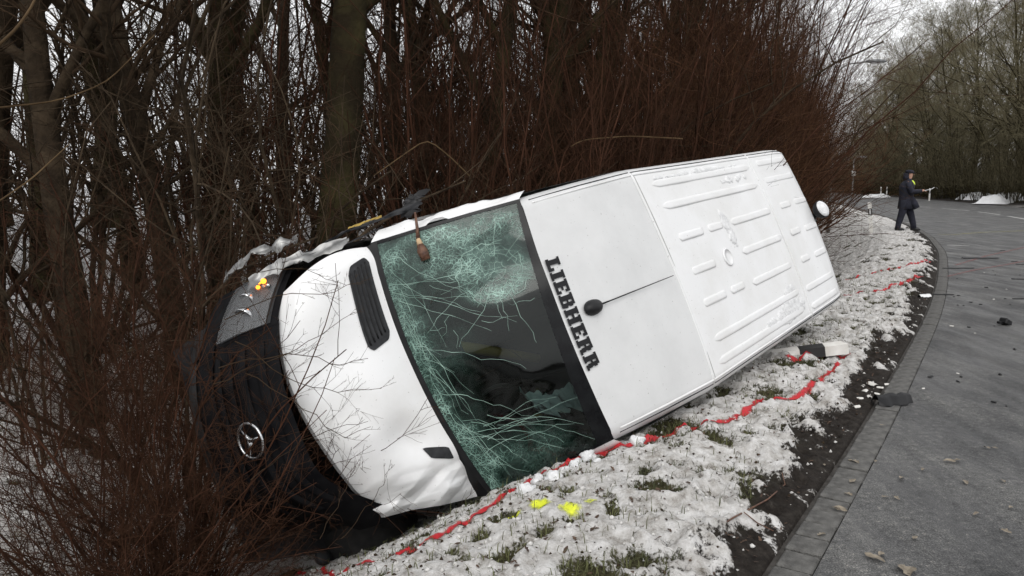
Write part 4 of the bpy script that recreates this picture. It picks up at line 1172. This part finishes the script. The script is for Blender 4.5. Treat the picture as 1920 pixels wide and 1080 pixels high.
for k, (uv, d0, d1, r0, ns) in enumerate(tw):
    e = bonnet_twig(uv, d0, d1, r0 * .7, 200 + k, max(4, int(ns * .6)))
    tag(e, 'thin bare twig spray reaching across the white bonnet', 'twig', 'twigs across the bonnet')
# long pale stems crossing in front of the thicket
for k, (uv, d0, d1, r0) in enumerate([([(-30, 205), (110, 190), (200, 155), (290, 65)], 4.4, 4.9, .006), ([(-30, 110), (30, 55), (55, 20), (80, -30)], 3.6, 3.8, .008), ([(-20, 390), (60, 335), (130, 270)], 4.0, 4.4, .005), ([(1280, 260), (1180, 255), (1090, 262), (1070, 275)], 8.6, 8.3, .008), ([(880, 330), (840, 290), (800, 260), (700, 330)], 7.4, 7.2, .008)]):
    P = np.array([cam_pt(u, v, d0 + (d1 - d0) * i / (len(uv) - 1)) for i, (u, v) in enumerate(uv)])
    d = np.r_[0, np.cumsum(np.linalg.norm(np.diff(P, axis=0), axis=1))]; t = np.linspace(0, d[-1], 14)
    Q = np.stack([np.interp(t, d, P[:, i]) for i in range(3)], 1); Q[1:-1] = .25 * Q[:-2] + .5 * Q[1:-1] + .25 * Q[2:]
    e = bonnet = MB(); e.tube(Q - Q[0], np.linspace(r0, r0 * .6, 14), 6)
    o = e.build('long_stem', M['twig_straw'], None, True); o.location = Q[0]
    tag(o, 'long pale bent stem crossing in front of the thicket', 'twig', 'pale stems in the thicket')

# ------------------------------------------------------------------ spray marks
def spray(name, uv, width, mat, label, cat, group=None, zfix=None, lift=.007, seed=0):
    pts = []
    for (u, v) in uv:
        if zfix is not None: p = gp(u, v, zfix)
        else:
            z = 0.0
            for _ in range(12): p = gp(u, v, z); z = .5 * z + .5 * float(H(p[0], p[1]))
        pts.append(p[:2])
    pts = np.array(pts); d = np.r_[0, np.cumsum(np.linalg.norm(np.diff(pts, axis=0), axis=1))]
    n = max(6, int(d[-1] / .02)); t = np.linspace(0, d[-1], n)
    c = np.stack([np.interp(t, d, pts[:, 0]), np.interp(t, d, pts[:, 1])], 1)
    T = np.gradient(c, axis=0); T /= np.linalg.norm(T, axis=1, keepdims=True) + 1e-9
    Nn = np.stack([-T[:, 1], T[:, 0]], 1); m_ = 11
    s = np.linspace(-1, 1, m_)
    wob = width * (.65 + .7 * fbm(t * 6 + seed, t * 0 + seed, 2, 1))
    XY = c[:, None] + Nn[:, None] * (s[None, :, None] * wob[:, None, None])
    z = (H(XY[..., 0], XY[..., 1]) if zfix is None else zfix + 0 * XY[..., 0]) + lift
    o = np.array([c[0, 0], c[0, 1], float(z[0, 5])])
    V = np.concatenate([XY, z[..., None]], -1).reshape(-1, 3) - o
    me = mesh_np(name, V, grid_faces(n, m_, True), mat)
    e = (np.abs(s)[None] ** 1.5 + 0 * t[:, None]) ; e = np.maximum(e, np.clip(1 - np.minimum(t, d[-1] - t)[:, None] / .06, 0, 1))
    a = me.attributes.new('edge', 'FLOAT', 'POINT'); a.data.foreach_set('value', e.ravel().astype(np.float32))
    ob = link(name, me); ob.location = o
    tag(ob, label, cat, group); return ob
spray('red_spray_line', [(528, 1062), (600, 1052), (680, 1052), (760, 1032), (800, 1012), (850, 988), (905, 962), (935, 940), (990, 907), (1060, 876), (1120, 852), (1180, 838), (1240, 823), (1300, 805), (1370, 787), (1430, 762), (1500, 742), (1540, 716), (1578, 684)], .036, M['spray_red'], 'bright red spray line on the snow tracing the overturned van', 'paint mark')
spray('red_spray_line', [(1470, 672), (1540, 665), (1600, 668)], .028, M['spray_red'], 'short red spray line beside the fallen marker post', 'paint mark')
spray('red_spray_line', [(1585, 527), (1620, 517), (1660, 508), (1700, 500), (1745, 490)], .035, M['spray_red'], 'broken red spray line over the snow behind the van tail', 'paint mark', seed=3)
spray('red_spray_line', [(1582, 556), (1640, 548), (1690, 535), (1730, 520)], .035, M['spray_red'], 'dark red spray line along the rut behind the van', 'paint mark', seed=7)
spray('red_spray_line', [(1770, 520), (1830, 506), (1890, 496), (1940, 486)], .10, M['spray_red_faint'], 'faint red spray line across the asphalt beside black strips', 'paint mark', None, .0, .006)
spray('red_spray_line', [(1790, 498), (1850, 480), (1930, 462)], .10, M['spray_red_faint'], 'faintest red spray line further along the asphalt', 'paint mark', None, .0, .006)
spray('yellow_spray_line', [(1755, 440), (1790, 440), (1840, 436), (1940, 432)], .12, M['spray_yellow_faint'], 'faint yellow chalk line across the far asphalt', 'paint mark', None, .0, .006)
spray('yellow_spray_mark', [(985, 949), (1010, 944), (1032, 950)], .07, M['spray_yellow'], 'largest round neon yellow spray blot on the snow', 'paint mark', seed=2)
spray('yellow_spray_mark', [(1045, 948), (1070, 955), (1095, 962)], .05, M['spray_yellow'], 'ragged neon yellow spray blot between the other two yellow marks', 'paint mark', seed=4)
spray('yellow_spray_mark', [(1095, 946), (1108, 940), (1118, 936)], .03, M['spray_yellow'], 'small neon yellow spray dab beside brown leaves on the snow', 'paint mark', seed=5)
spray('yellow_spray_mark', [(930, 984), (960, 972), (985, 962)], .025, M['spray_yellow'], 'thin faded yellow spray streak on the snow', 'paint mark', seed=6)

# ------------------------------------------------------------------ marker posts
def post_parts(parent, h=1.05):
    def prism(z0, z1, s, mat, nm, cap=0):
        b = MB(); w = .06 * s; d_ = .05 * s
        prof = [(-w, -d_ * .8), (w, -d_ * .8), (w * .75, d_), (-w * .75, d_)]
        V = [(x, y, z0) for x, y in prof] + [(x, y, z1 + (cap if y < 0 else 0)) for x, y in prof]
        b.add(V, [(3, 2, 1, 0), (4, 5, 6, 7)] + [(i, (i + 1) % 4, 4 + (i + 1) % 4, 4 + i) for i in range(4)])
        return b.build(nm, mat, parent)
    prism(-.1, h * .60, 1, M['white_post'], 'post_body'); bandp = prism(h * .60, h * .81, 1.004, M['black_post'], 'black_band'); prism(h * .81, h, 1, M['white_post'], 'post_head', -.04)
    b = MB(); b.box((0, -.0415, h * .71), (.045, .006, .16), None, .002); b.build('reflector', M['reflector'], bandp)
def post(x, y, z, label, rot=0, tilt=(0, 0)):
    e = empty('marker_post', (x, y, z)); post_parts(e); e.rotation_euler = (tilt[0], tilt[1], rot); tag(e, label, 'marker post', 'roadside marker posts'); return e
p = gp(1634, 434); post(p[0], p[1], float(H(p[0], p[1])) - .01, 'leaning white marker post with black band on the snowy verge', -.3, (0.05, -.12))
for (u, v, lab) in [(1651, 368.5, 'far white marker post standing left of its twin at the bend'), (1662, 368.5, 'far white marker post standing right of its twin at the bend'), (1742, 376.5, 'upright white marker post at the opposite edge of the road')]:
    p = gp(u, v); post(p[0], p[1], 0.0, lab, -.3)
# knocked-down post below the van roof
lp = empty('fallen_marker_post'); post_parts(lp)
A = gp(1588, 652, .16); Bq = gp(1440, 670, .05)
zax = Vector(A - Bq).normalized(); xax = Vector((0, 0, 1)).cross(zax).normalized(); yax = zax.cross(xax)
base = Vector(A) - zax * 1.05
lp.matrix_world = Matrix([[yax[r], -xax[r], zax[r], base[r]] for r in range(3)] + [[0, 0, 0, 1]])
tag(lp, 'white marker post with black band knocked flat under the van', 'marker post')

# ------------------------------------------------------------------ street lamps
def street_lamp(x, y, h, arm, yaw, label):
    e = empty('street_lamp', (x, y, 0), yaw)
    b = MB(); b.tube([(0, 0, -.3), (0, 0, 1.2), (0, 0, h * .9)], [.07, .06, .045], 10)
    m_ = b.build('mast', M['galv'], e, True)
    a = np.linspace(0, math.pi / 2, 9)
    b = MB(); b.tube([(arm * (1 - math.cos(t_)) * .55, 0, h * .9 + h * .1 * math.sin(t_)) for t_ in a] + [(arm, 0, h * 1.01)], .03, 8); b.build('arm', M['galv'], e, True)
    b = MB(); V = []; n = 12
    for (sx, w, hh) in [(-.05, .05, .04), (.1, .11, .07), (.35, .14, .09), (.6, .10, .06), (.70, .03, .02)]:
        for i in range(n):
            t_ = 2 * math.pi * i / n; V.append((arm + sx, w * math.cos(t_), h * 1.012 + hh * math.sin(t_)))
    F = [(r * n + i, r * n + (i + 1) % n, r * n + n + (i + 1) % n, r * n + n + i) for r in range(4) for i in range(n)] + [tuple(range(n)), tuple(4 * n + i for i in range(n))]
    b.add(V, F); hd = b.build('lamp_head', M['lamp_grey'], e, True)
    b = MB(); b.box((arm + .32, 0, h * 1.012 - .075), (.40, .16, .03), None, .01); b.build('lamp_lens', M['reflector'], hd)
    tag(e, label, 'street lamp', 'street lamps along the road'); return e
d = 30.; hp = cam_pt(1650, 115, d); bx = cam_pt(1570, 115, d)
street_lamp(float(bx[0]), d, float(hp[2]) / 1.012, float(hp[0] - bx[0]) - .45, 0, 'street lamp whose head juts out of the red hedge')
d = 74.; hp = cam_pt(1626, 294, d); bx = cam_pt(1602, 294, d)
sl_ = street_lamp(float(bx[0]), d, float(hp[2]) / 1.012, float(hp[0] - bx[0]) - .7, 0, 'distant street lamp with curved arm at the bend')
b = MB(); b.box((0, -.09, 2.4), (.4, .04, .5), None, .01); b.build('mast_sign', M['white_post'], sl_)

# ------------------------------------------------------------------ person
pp = gp(1694, 437); pz = float(H(pp[0], pp[1]))
person = empty('person', (pp[0], pp[1], pz), 0.0)
person.scale = (1.0, 1.0, 1.0)
tag(person, 'person in dark navy coat and cap standing on the snowy verge reading papers', 'person')
# figure faces +X (to the right in the photograph), slightly to the camera
def skin_mesh(name, verts, edges, mat, parent, root=0, lv=1):
    me = bpy.data.meshes.new(name); me.from_pydata([v[:3] for v in verts], edges, []); me.materials.append(mat)
    o = link(name, me, parent)
    md = o.modifiers.new('skin', 'SKIN'); md.use_smooth_shade = True
    for i, v in enumerate(verts):
        sv_ = me.skin_vertices[0].data[i]; sv_.radius = (v[3], v[4] if len(v) > 4 else v[3]); sv_.use_root = (i == root)
    s_ = o.modifiers.new('sub', 'SUBSURF'); s_.levels = lv; s_.render_levels = lv
    return o
Hh = 1.80
LF = (-.16, -.06); RF = (.30, .02)
bv = [(0.0, 0, .93, .15, .13), (.0, 0, 1.12, .145, .12), (.01, 0, 1.33, .165, .12), (.03, 0, 1.47, .09, .08), (.05, 0, 1.54, .055), (.075, 0, 1.61, .075, .07), (.085, 0, 1.70, .092, .078), (.075, 0, 1.77, .062, .058),
      (.02, -.19, 1.42, .065), (.10, -.25, 1.17, .050), (.34, -.12, 1.19, .040), (.42, -.09, 1.20, .030),
      (.02, .19, 1.42, .065), (.12, .25, 1.17, .050), (.35, .10, 1.20, .040), (.43, .06, 1.21, .030),
      (-.03, -.10, .86, .095), (-.10, -.10, .48, .062), (-.17, -.10, .10, .045), (-.09, -.10, .03, .035),
      (.04, .10, .86, .095), (.20, .10, .48, .062), (.27, .10, .10, .045), (.37, .10, .03, .035)]
be = [(0, 1), (1, 2), (2, 3), (3, 4), (4, 5), (5, 6), (6, 7), (3, 8), (8, 9), (9, 10), (10, 11), (3, 12), (12, 13), (13, 14), (14, 15), (0, 16), (16, 17), (17, 18), (18, 19), (0, 20), (20, 21), (21, 22), (22, 23)]
for (hx, hy, hz, sg2) in ((.42, -.09, 1.20, 1), (.43, .06, 1.21, -1)):
    wrist = 11 if sg2 > 0 else 15
    for fi, (oy, ln) in enumerate([(-.027, .065), (-.009, .075), (.009, .072), (.027, .058)]):
        a_ = len(bv); bv.append((hx + .05, hy + oy * .7, hz + .005, .009)); bv.append((hx + .05 + ln * .6, hy + oy, hz - .008, .008)); bv.append((hx + .05 + ln * .8, hy + oy + .01 * sg2, hz - .03, .007))
        be += [(wrist, a_), (a_, a_ + 1), (a_ + 1, a_ + 2)]
    a_ = len(bv); bv.append((hx + .02, hy + .035 * sg2, hz + .025, .010)); bv.append((hx + .06, hy + .045 * sg2, hz + .03, .008)); be += [(wrist, a_), (a_, a_ + 1)]
skin_mesh('body', bv, be, M['skin'], person, 0, 1)
b = MB()                                                  # face
for sy in (-.032, .032): b.lathe([(.004, -.004), (.010, 0), (.004, .004)], 8, Matrix.Rotation(math.pi / 2, 3, 'Y'), (.172, sy, 1.70))
b.build('eyes', M['shoe'], person, True)
b = MB(); b.add([(.168, 0, 1.705), (.172, -.014, 1.665), (.172, .014, 1.665), (.200, 0, 1.668)], [(0, 1, 3), (0, 3, 2), (1, 2, 3)]); b.build('nose', M['skin'], person, True)
b = MB(); b.box((.158, 0, 1.635), (.012, .045, .008), None, .002); b.build('mouth', M['leaf_dark'], person)
# clothes: coat, trousers, boots, cap, collar
def loft(name, rings, mat, n=18):
    V = []; F = []
    for (cx, cy, z, rx, ry) in rings:
        for i in range(n):
            t_ = 2 * math.pi * i / n; V.append((cx + rx * math.cos(t_), cy + ry * math.sin(t_), z))
    for k in range(len(rings) - 1):
        for i in range(n): F.append((k * n + i, k * n + (i + 1) % n, k * n + n + (i + 1) % n, k * n + n + i))
    F += [tuple(range(n - 1, -1, -1)), tuple((len(rings) - 1) * n + i for i in range(n))]
    b = MB(); b.add(V, F); return b, name, mat
b, nm, mt = loft('coat', [(.03, 0, .66, .245, .235), (.02, 0, .80, .225, .225), (.01, 0, 1.0, .20, .215), (.0, 0, 1.2, .205, .225), (.01, 0, 1.36, .215, .25), (.02, 0, 1.46, .145, .19), (.035, 0, 1.53, .09, .10), (.04, 0, 1.565, .08, .085)], M['navy'])
for sy in (-1, 1):
    b.tube([(.01, sy * .18, 1.44), (.05, sy * .24, 1.31), (.11, sy * .265, 1.17), (.24, sy * .19, 1.18), (.39, sy * .10, 1.205)], [.085, .085, .078, .066, .055], 10)
b.tube([(.12, -.10, 1.02), (.22, -.12, .82), (.30, -.13, .68)], [.08, .11, .09], 8)       # blown-open coat flap
coat = b.build('coat', mt, person, True)
b = MB()
b.tube([(-.02, -.08, .92), (-.05, -.10, .70), (-.11, -.10, .45), (-.165, -.10, .20), (-.18, -.10, .07)], [.14, .125, .10, .085, .08], 12)
b.tube([(.03, .08, .92), (.10, .10, .70), (.19, .10, .45), (.26, .10, .20), (.285, .10, .07)], [.14, .125, .10, .085, .08], 12)
b.build('trousers', M['navy'], person, True)
for (fx, fy) in ((-.17, -.10), (.29, .10)):
    b = MB(); b.tube([(fx - .09, fy, .05), (fx, fy, .06), (fx + .10, fy, .045), (fx + .17, fy, .035)], [.045, .055, .047, .030], 10); b.build('boot', M['shoe'], person, True)
b, nm, mt = loft('cap', [(.06, 0, 1.725, .112, .098), (.055, 0, 1.765, .118, .104), (.05, 0, 1.80, .108, .096), (.05, 0, 1.825, .06, .055)], M['navy'])
b.box((.175, 0, 1.735), (.10, .15, .014), Matrix.Rotation(.2, 3, 'Y'), .004); b.tube([(-.02, 0, 1.73), (-.03, 0, 1.62), (-.01, 0, 1.54)], [.085, .09, .10], 10); b.build('cap', mt, person, True)
b, nm, mt = loft('hivis_collar', [(.09, 0, 1.38, .145, .075), (.085, 0, 1.45, .13, .085), (.075, 0, 1.51, .09, .08)], M['hivis']); b.build('hivis_collar', mt, person, True)
person.rotation_euler = (0, 0, -.35)
person.scale = (1.06, 1.06, 1.06)
ppr = Matrix.Rotation(-.35, 3, 'Z')
o_ = Vector((pp[0], pp[1], pz)) + ppr @ (Vector((.60, -.02, 1.24)) * 1.06)
pap = empty('paper_sheets', o_); pap.rotation_euler = (0, -.28, -.35)
b = MB(); b.box((-.02, 0, 0), (.28, .21, .008), None, .002); b.build('clipboard', M['paper'], pap)
V = [(.10, -.10, .006), (.10, .10, .006), (.17, -.10, .03), (.17, .10, .03), (.22, -.10, .01), (.22, .10, .01), (.24, -.10, -.05), (.24, .10, -.05)]
b = MB(); b.add(V, [(0, 1, 3, 2), (2, 3, 5, 4), (4, 5, 7, 6)]); b.build('curled_sheet', M['paper'], pap)
tag(pap, 'white paper sheets held out by the person in navy', 'papers')

# ------------------------------------------------------------------ debris on verge and road
def onground(u, v, z0=0.0):
    z = z0
    for _ in range(12): p = gp(u, v, z); z = .5 * z + .5 * max(float(H(p[0], p[1])), 0.0 if qof(p[0], p[1]) < .17 else -9)
    return gp(u, v, z)
def shard(name, u, v, size, mat, label, cat, group=None, seed=0, yaw=0.0, flat=.3, lift=.0, n=9, rag=.04):
    """bent, broken sheet of given length, width"""
    r = np.random.default_rng(seed); p = onground(u, v)
    L_, W_ = size
    A, B_ = np.meshgrid(np.linspace(-.5, .5, n), np.linspace(-.5, .5, 5), indexing='ij')
    prof = .45 + .55 * np.sqrt(np.clip(1 - (2 * A) ** 2 * r.uniform(.6, .98), 0, 1)) + r.normal(0, rag, (n, 1))
    z = flat * W_ * (1 - (2 * B_) ** 2) * (.85 + .25 * r.random((n, 1))) + .02 * W_ * r.normal(0, 1, A.shape)
    top = np.stack([A * L_, B_ * W_ * prof, z - z.min() + .006], -1).reshape(-1, 3); bot = top - np.array([0, 0, .004])
    Ft = grid_faces(n, 5); V = np.concatenate([top, bot]); F = np.concatenate([Ft, Ft[:, ::-1] + len(top)])
    o = link(name, mesh_np(name, V, F, mat, False)); o.location = (p[0], p[1], p[2] + lift); o.rotation_euler = (0, 0, yaw)
    tag(o, label, cat, group); return o
shard('plastic_cover', 1672, 757, (.29, .17), M['black_plastic'], 'broken black plastic housing lying on the gutter edge', 'debris', None, 4, .25, .38, rag=.16)
for k, (u, v, s_) in enumerate([(1612, 748, .05), (1622, 735, .07), (1636, 722, .09), (1650, 728, .05), (1606, 764, .06), (1630, 745, .05), (1645, 740, .045), (1660, 722, .06), (1617, 725, .05)]):
    shard('plastic_shard', u, v, (s_, s_ * .7), M['white_post'], 'white plastic shard in the mud beside the black housing', 'debris', 'white shards by the gutter', 10 + k, k * .9, .2)
shard('bodywork_fragment', 1733, 557, (.24, .12), M['paint'], 'glossy white bodywork fragment at the gutter', 'debris', None, 31, .5, .3)
shard('trim_strip', 1768, 553, (.30, .05), M['black_plastic'], 'thin black trim strip beside the white bodywork fragment', 'debris', None, 32, -.1, .2)
shard('trim_strip', 1838, 485, (.75, .16), M['black_plastic'], 'largest flat black strip lying across the asphalt', 'debris', None, 33, -.05, .12)
shard('trim_strip', 1797, 503.5, (.60, .07), M['black_plastic'], 'narrow black strip lying from gutter to asphalt', 'debris', None, 34, .05, .15)
b = MB(); b.box((0, 0, .035), (.13, .09, .07), Matrix.Rotation(.4, 3, 'Y'), .012); b.box((-.06, .02, .03), (.07, .05, .03), Matrix.Rotation(-.4, 3, 'Z'), .006)
o = b.build('plastic_block', M['black_plastic']); p = gp(1885, 609); o.location = (p[0], p[1], .0); o.rotation_euler = (0, 0, .5); tag(o, 'chunky black plastic block alone on the asphalt', 'debris')
for k, (u, v, L_) in enumerate([(1915, 496, .2), (1912, 524, .25), (1915, 561, .25), (1902, 491, .15), (1880, 470, .12)]):
    shard('dark_splinter', u, v, (L_, .04), M['black_plastic'], 'thin dark splinter lying on the asphalt', 'debris', 'dark splinters on the asphalt', 50 + k, prs.uniform(-.3, .3), .2)
for k in range(34):
    u = prs.uniform(1775, 1915); v = prs.uniform(500, 640)
    if k > 22: u = prs.uniform(1720, 1910); v = prs.uniform(640, 800)
    if qof(*gp(u, v)[:2]) > -.05: continue
    s_ = prs.uniform(.018, .05)
    shard('road_fragment', u, v, (s_, s_ * .6), M['black_plastic'] if k % 5 else M['white_post'], 'tiny dark fragment scattered on the wet asphalt' if k % 5 else 'tiny white fragment scattered on the wet asphalt', 'debris', 'tiny dark fragments on the asphalt' if k % 5 else 'tiny white fragments on the asphalt', 80 + k, prs.uniform(0, 3), .3, n=5)
# round lamp lens below the nose
p = onground(606, 1056, -.3); e = empty('lamp_lens', (p[0], p[1], p[2] + .045)); e.rotation_euler = (.9, .3, .4)
b = MB(); b.lathe([(.03, -.04), (.052, -.02), (.056, .0), (.052, .004)], 20); b.build('housing', M['black_plastic'], e, True)
b = MB(); b.lathe([(.050, .003), (.046, .010), (.02, .016)], 20); b.build('glass', M['grey_plastic'], e, True)
tag(e, 'round grey lamp unit broken off on the red line', 'debris')
# chunks of clean snow under the windscreen
def snow_chunk(u, v, r_, seed, label):
    rg = np.random.default_rng(seed); p = onground(u, v, -.1); n, m_ = 12, 20
    th, ph = np.meshgrid(np.linspace(0, math.pi, n), np.linspace(0, 2 * math.pi, m_, endpoint=False), indexing='ij')
    D = np.stack([np.sin(th) * np.cos(ph), np.sin(th) * np.sin(ph), np.cos(th)], -1)
    rad = r_ * (.35 + 1.3 * fbm(D[..., 0] * 1.6 + seed * 3, D[..., 1] * 1.6 + D[..., 2] * 1.9, 4, seed, .6))
    V = (D * rad[..., None] * np.array([1.1, .9, .75])).reshape(-1, 3)
    i, j = np.meshgrid(np.arange(n - 1), np.arange(m_), indexing='ij'); jn = (j + 1) % m_
    F = np.stack([i * m_ + j, (i + 1) * m_ + j, (i + 1) * m_ + jn, i * m_ + jn], -1).reshape(-1, 4)
    o = link('snow_lump', mesh_np('snow_lump', V, F, M['snow_clean'])); o.location = (p[0], p[1], p[2] + r_ * .35); o.rotation_euler = (0, 0, seed)
    tag(o, label, 'snow lump', 'snow lumps under the windscreen'); return o
for k, (u, v, r_) in enumerate([(1103, 862, .050), (1078, 876, .045), (1062, 889, .04), (1038, 902, .05), (1010, 905, .045), (1192, 832, .05), (985, 925, .05), (1120, 870, .03)]):
    snow_chunk(u, v, r_, k + 1, 'clean white snow lump on the red line under the windscreen')
# long reddish root on the mud
pts = np.array([onground(u, v) for (u, v) in [(1340, 998), (1375, 975), (1400, 962), (1440, 940), (1472, 912), (1466, 890)]]) + np.array([0, 0, .012])
b = MB(); b.tube(pts - pts[0], [.003, .0045, .0045, .004, .0035, .002], 6); o = b.build('muddy_twig', M['bark_wet'], None, True); o.location = pts[0]; tag(o, 'long reddish twig lying over the muddy verge edge', 'twig')
pts = np.array([onground(u, v) for (u, v) in [(1395, 965), (1420, 985), (1450, 1000)]]) + np.array([0, 0, .012])
b = MB(); b.tube(pts - pts[0], [.003, .003, .002], 6); o = b.build('muddy_twig', M['bark_wet'], None, True); o.location = pts[0]; tag(o, 'short reddish twig in the mud below the long one', 'twig')

# dead leaves: single ones on gutter and road, and the litter in the snow
def leaf_mesh(seed):
    r = np.random.default_rng(seed); n = 7
    t = np.linspace(-1, 1, n); w = (1 - t ** 2) ** .7 * (.42 + .18 * np.sin(t * 9 + seed)) + .01
    L_ = np.stack([t, w, .25 * w + .12 * np.sin(t * 3 + seed)], 1); R_ = np.stack([t, -w, .35 * w + .10 * np.cos(t * 2 + seed)], 1); C_ = np.stack([t, 0 * t, .10 * np.sin(t * 3 + seed)], 1)
    V = np.concatenate([L_, C_, R_]) * .04; i = np.arange(n - 1)
    return V, np.concatenate([np.stack([i, i + 1, i + n + 1, i + n], 1), np.stack([i + n, i + n + 1, i + 2 * n + 1, i + 2 * n], 1)])
lms = [mesh_np('leaf', *leaf_mesh(s_), M['leaf_dead'], False) for s_ in range(4)]
for k, (u, v, s_) in enumerate([(1780, 868, 1.0), (1795, 866, .6), (1600, 868, .9), (1598, 905, .8), (1575, 958, .9), (1566, 957, .7), (1540, 1006, .6), (1545, 875, .5), (1690, 899, .7), (1730, 883, .5), (1680, 937, .6), (1640, 1050, 1.2), (1652, 1043, .7), (1695, 1072, 1.3), (1708, 1075, .9), (1660, 935, .5), (1830, 967, .6), (1810, 907, .7), (1880, 905, .6), (1715, 1012, .6), (1895, 955, .5), (1850, 842, .6), (1865, 843, .5), (1655, 800, .5), (1642, 868, .5), (1590, 930, .6), (1885, 1000, .7)]):
    p = onground(u, v); o = link('leaf', lms[k % 4]); o.location = (p[0], p[1], max(p[2], 0) + .012); o.rotation_euler = (prs.uniform(-.1, .1), prs.uniform(-.1, .1), prs.uniform(0, 6.28)); o.scale = (s_, s_, s_)
    ing = qof(p[0], p[1]) > -.02
    tag(o, 'dry pale leaf lying on the gutter stones' if ing else 'dry pale leaf lying on the asphalt', 'leaf', 'leaves on the gutter' if ing else 'leaves on the asphalt')
gr = np.random.default_rng(21)
def scatter(n, y0, y1, q0, q1, want, seed):
    r = np.random.default_rng(seed); yy = y0 + (y1 - y0) * r.random(n) ** 1.4; qq = q0 + (q1 - q0) * r.random(n); xx = xof(qq, yy)
    z, s, mu = H(xx, yy, True); keep = want(s, mu, r.random(n), qq)
    return np.stack([xx, yy, z], 1)[keep]
P_l = scatter(10000, 2.6, 13, .22, 6.5, lambda s, mu, u, q: u < .35 + .3 * (s < .5), 5)
Vs = []; Fs = []; o_ = 0
tm = [leaf_mesh(s_) for s_ in range(4)]
for k, p in enumerate(P_l):
    V, F = tm[k % 4]; a_ = gr.random() * 6.28; sc = gr.uniform(.15, .5); c_, s_ = math.cos(a_), math.sin(a_); tl = gr.normal(0, .4)
    W = V * sc; W = np.stack([W[:, 0] * c_ - W[:, 1] * s_, W[:, 0] * s_ + W[:, 1] * c_, W[:, 2] + W[:, 0] * tl], 1) + p + [0, 0, .006]
    Vs.append(W); Fs.append(F + o_); o_ += len(W)
lit = link('leaf_litter', mesh_np('leaf_litter', np.concatenate(Vs), np.concatenate(Fs), M['leaf_dark'], False)); tag(lit, 'dark wet leaf litter strewn over the snowy verge', 'leaf litter', kind='stuff')
# grass blades poking through the snow
P_g = scatter(90000, 2.6, 14, .35, 3.2, lambda s, mu, u, q: (u < np.where(s < .5, .6, .045)) & (mu < .75), 6)
n = len(P_g); ang = gr.random(n) * 6.28; ln = gr.uniform(.02, .075, n); lean = gr.uniform(.2, 1.3, n)
dx = np.stack([np.cos(ang), np.sin(ang), 0 * ang], 1); sd = np.stack([-np.sin(ang), np.cos(ang), 0 * ang], 1) * .0022
tip = P_g + dx * (ln * np.sin(lean))[:, None] + np.array([0, 0, 1]) * (ln * np.cos(lean))[:, None]; midp = P_g + dx * (ln * .35 * np.sin(lean * .6))[:, None] + np.array([0, 0, 1]) * (ln * .55)[:, None]
V = np.stack([P_g - sd, P_g + sd, midp + sd * .8, midp - sd * .8, tip], 1).reshape(-1, 3); i = np.arange(n)[:, None] * 5
me = mesh_np('grass', V, [i + np.array([[0, 1, 2, 3]]), i + np.array([[3, 2, 4]])], M['grass'], False)
tag(link('grass', me), 'short flattened grass showing through the melting snow', 'grass', kind='stuff')
# small crumbs of snow and mud
P_c = scatter(8000, 2.6, 12, .22, 3.0, lambda s, mu, u, q: u < .45 * sstep(.25, .6, s) + .22, 8)
ico = np.array([[0, 0, 1], [.9, 0, .2], [.28, .85, .25], [-.72, .53, .2], [-.72, -.53, .15], [.28, -.85, .2], [0, 0, -.5]]); icf = np.array([[0, 1, 2], [0, 2, 3], [0, 3, 4], [0, 4, 5], [0, 5, 1], [6, 2, 1], [6, 3, 2], [6, 4, 3], [6, 5, 4], [6, 1, 5]])
for nm, sel, mt, lab in (('snow_crumbs', np.arange(len(P_c)) % 3 != 0, M['snow_dirty'], 'loose crumbs of dirty snow over the verge'), ('mud_crumbs', np.arange(len(P_c)) % 3 == 0, M['bark'], 'dark crumbs of soil over the verge edge')):
    Pq = P_c[sel]; n = len(Pq); sc = gr.uniform(.003, .016, n) * (1 if nm[0] == 's' else .8)
    V = (Pq[:, None] + (ico[None] * (1 + gr.normal(0, .25, (n, 7, 1)))) * sc[:, None, None]).reshape(-1, 3); F = (icf[None] + (np.arange(n) * 7)[:, None, None]).reshape(-1, 3)
    tag(link(nm, mesh_np(nm, V, F, mt, nm[0] == 's')), lab, 'crumbs', kind='stuff')
# low snow banks on the opposite side
for k, (u, v, w, hgt) in enumerate([(1885, 384, 3.4, .55), (1905, 382, 2.4, .6), (1835, 378, 1.2, .5), (1850, 379, .9, .5), (1652, 371, 3.0, .35)]):
    p = gp(u, v - 1); n = 26
    A, B_ = np.meshgrid(np.linspace(-1, 1, n), np.linspace(-1, 1, 14), indexing='ij')
    rr = np.clip(1 - A ** 2 - B_ ** 2, 0, 1)
    V = np.stack([A * w, B_ * 1.2, np.sqrt(rr) * hgt * (.5 + fbm(A * 3 + k, B_ * 3, 3, k)) - .05], -1).reshape(-1, 3)
    o = link('snow_bank', mesh_np('snow_bank', V, grid_faces(n, 14), M['snow_clean'])); o.location = (p[0], p[1] + 1.0, float(H(p[0], p[1] + 1.0)) if p[0] - Kx(p[1]) > 11.5 else 0.0); o.rotation_euler = (0, 0, .9)
    tag(o, 'low bank of ploughed snow at the opposite edge of the road', 'snow bank', 'snow banks across the road')
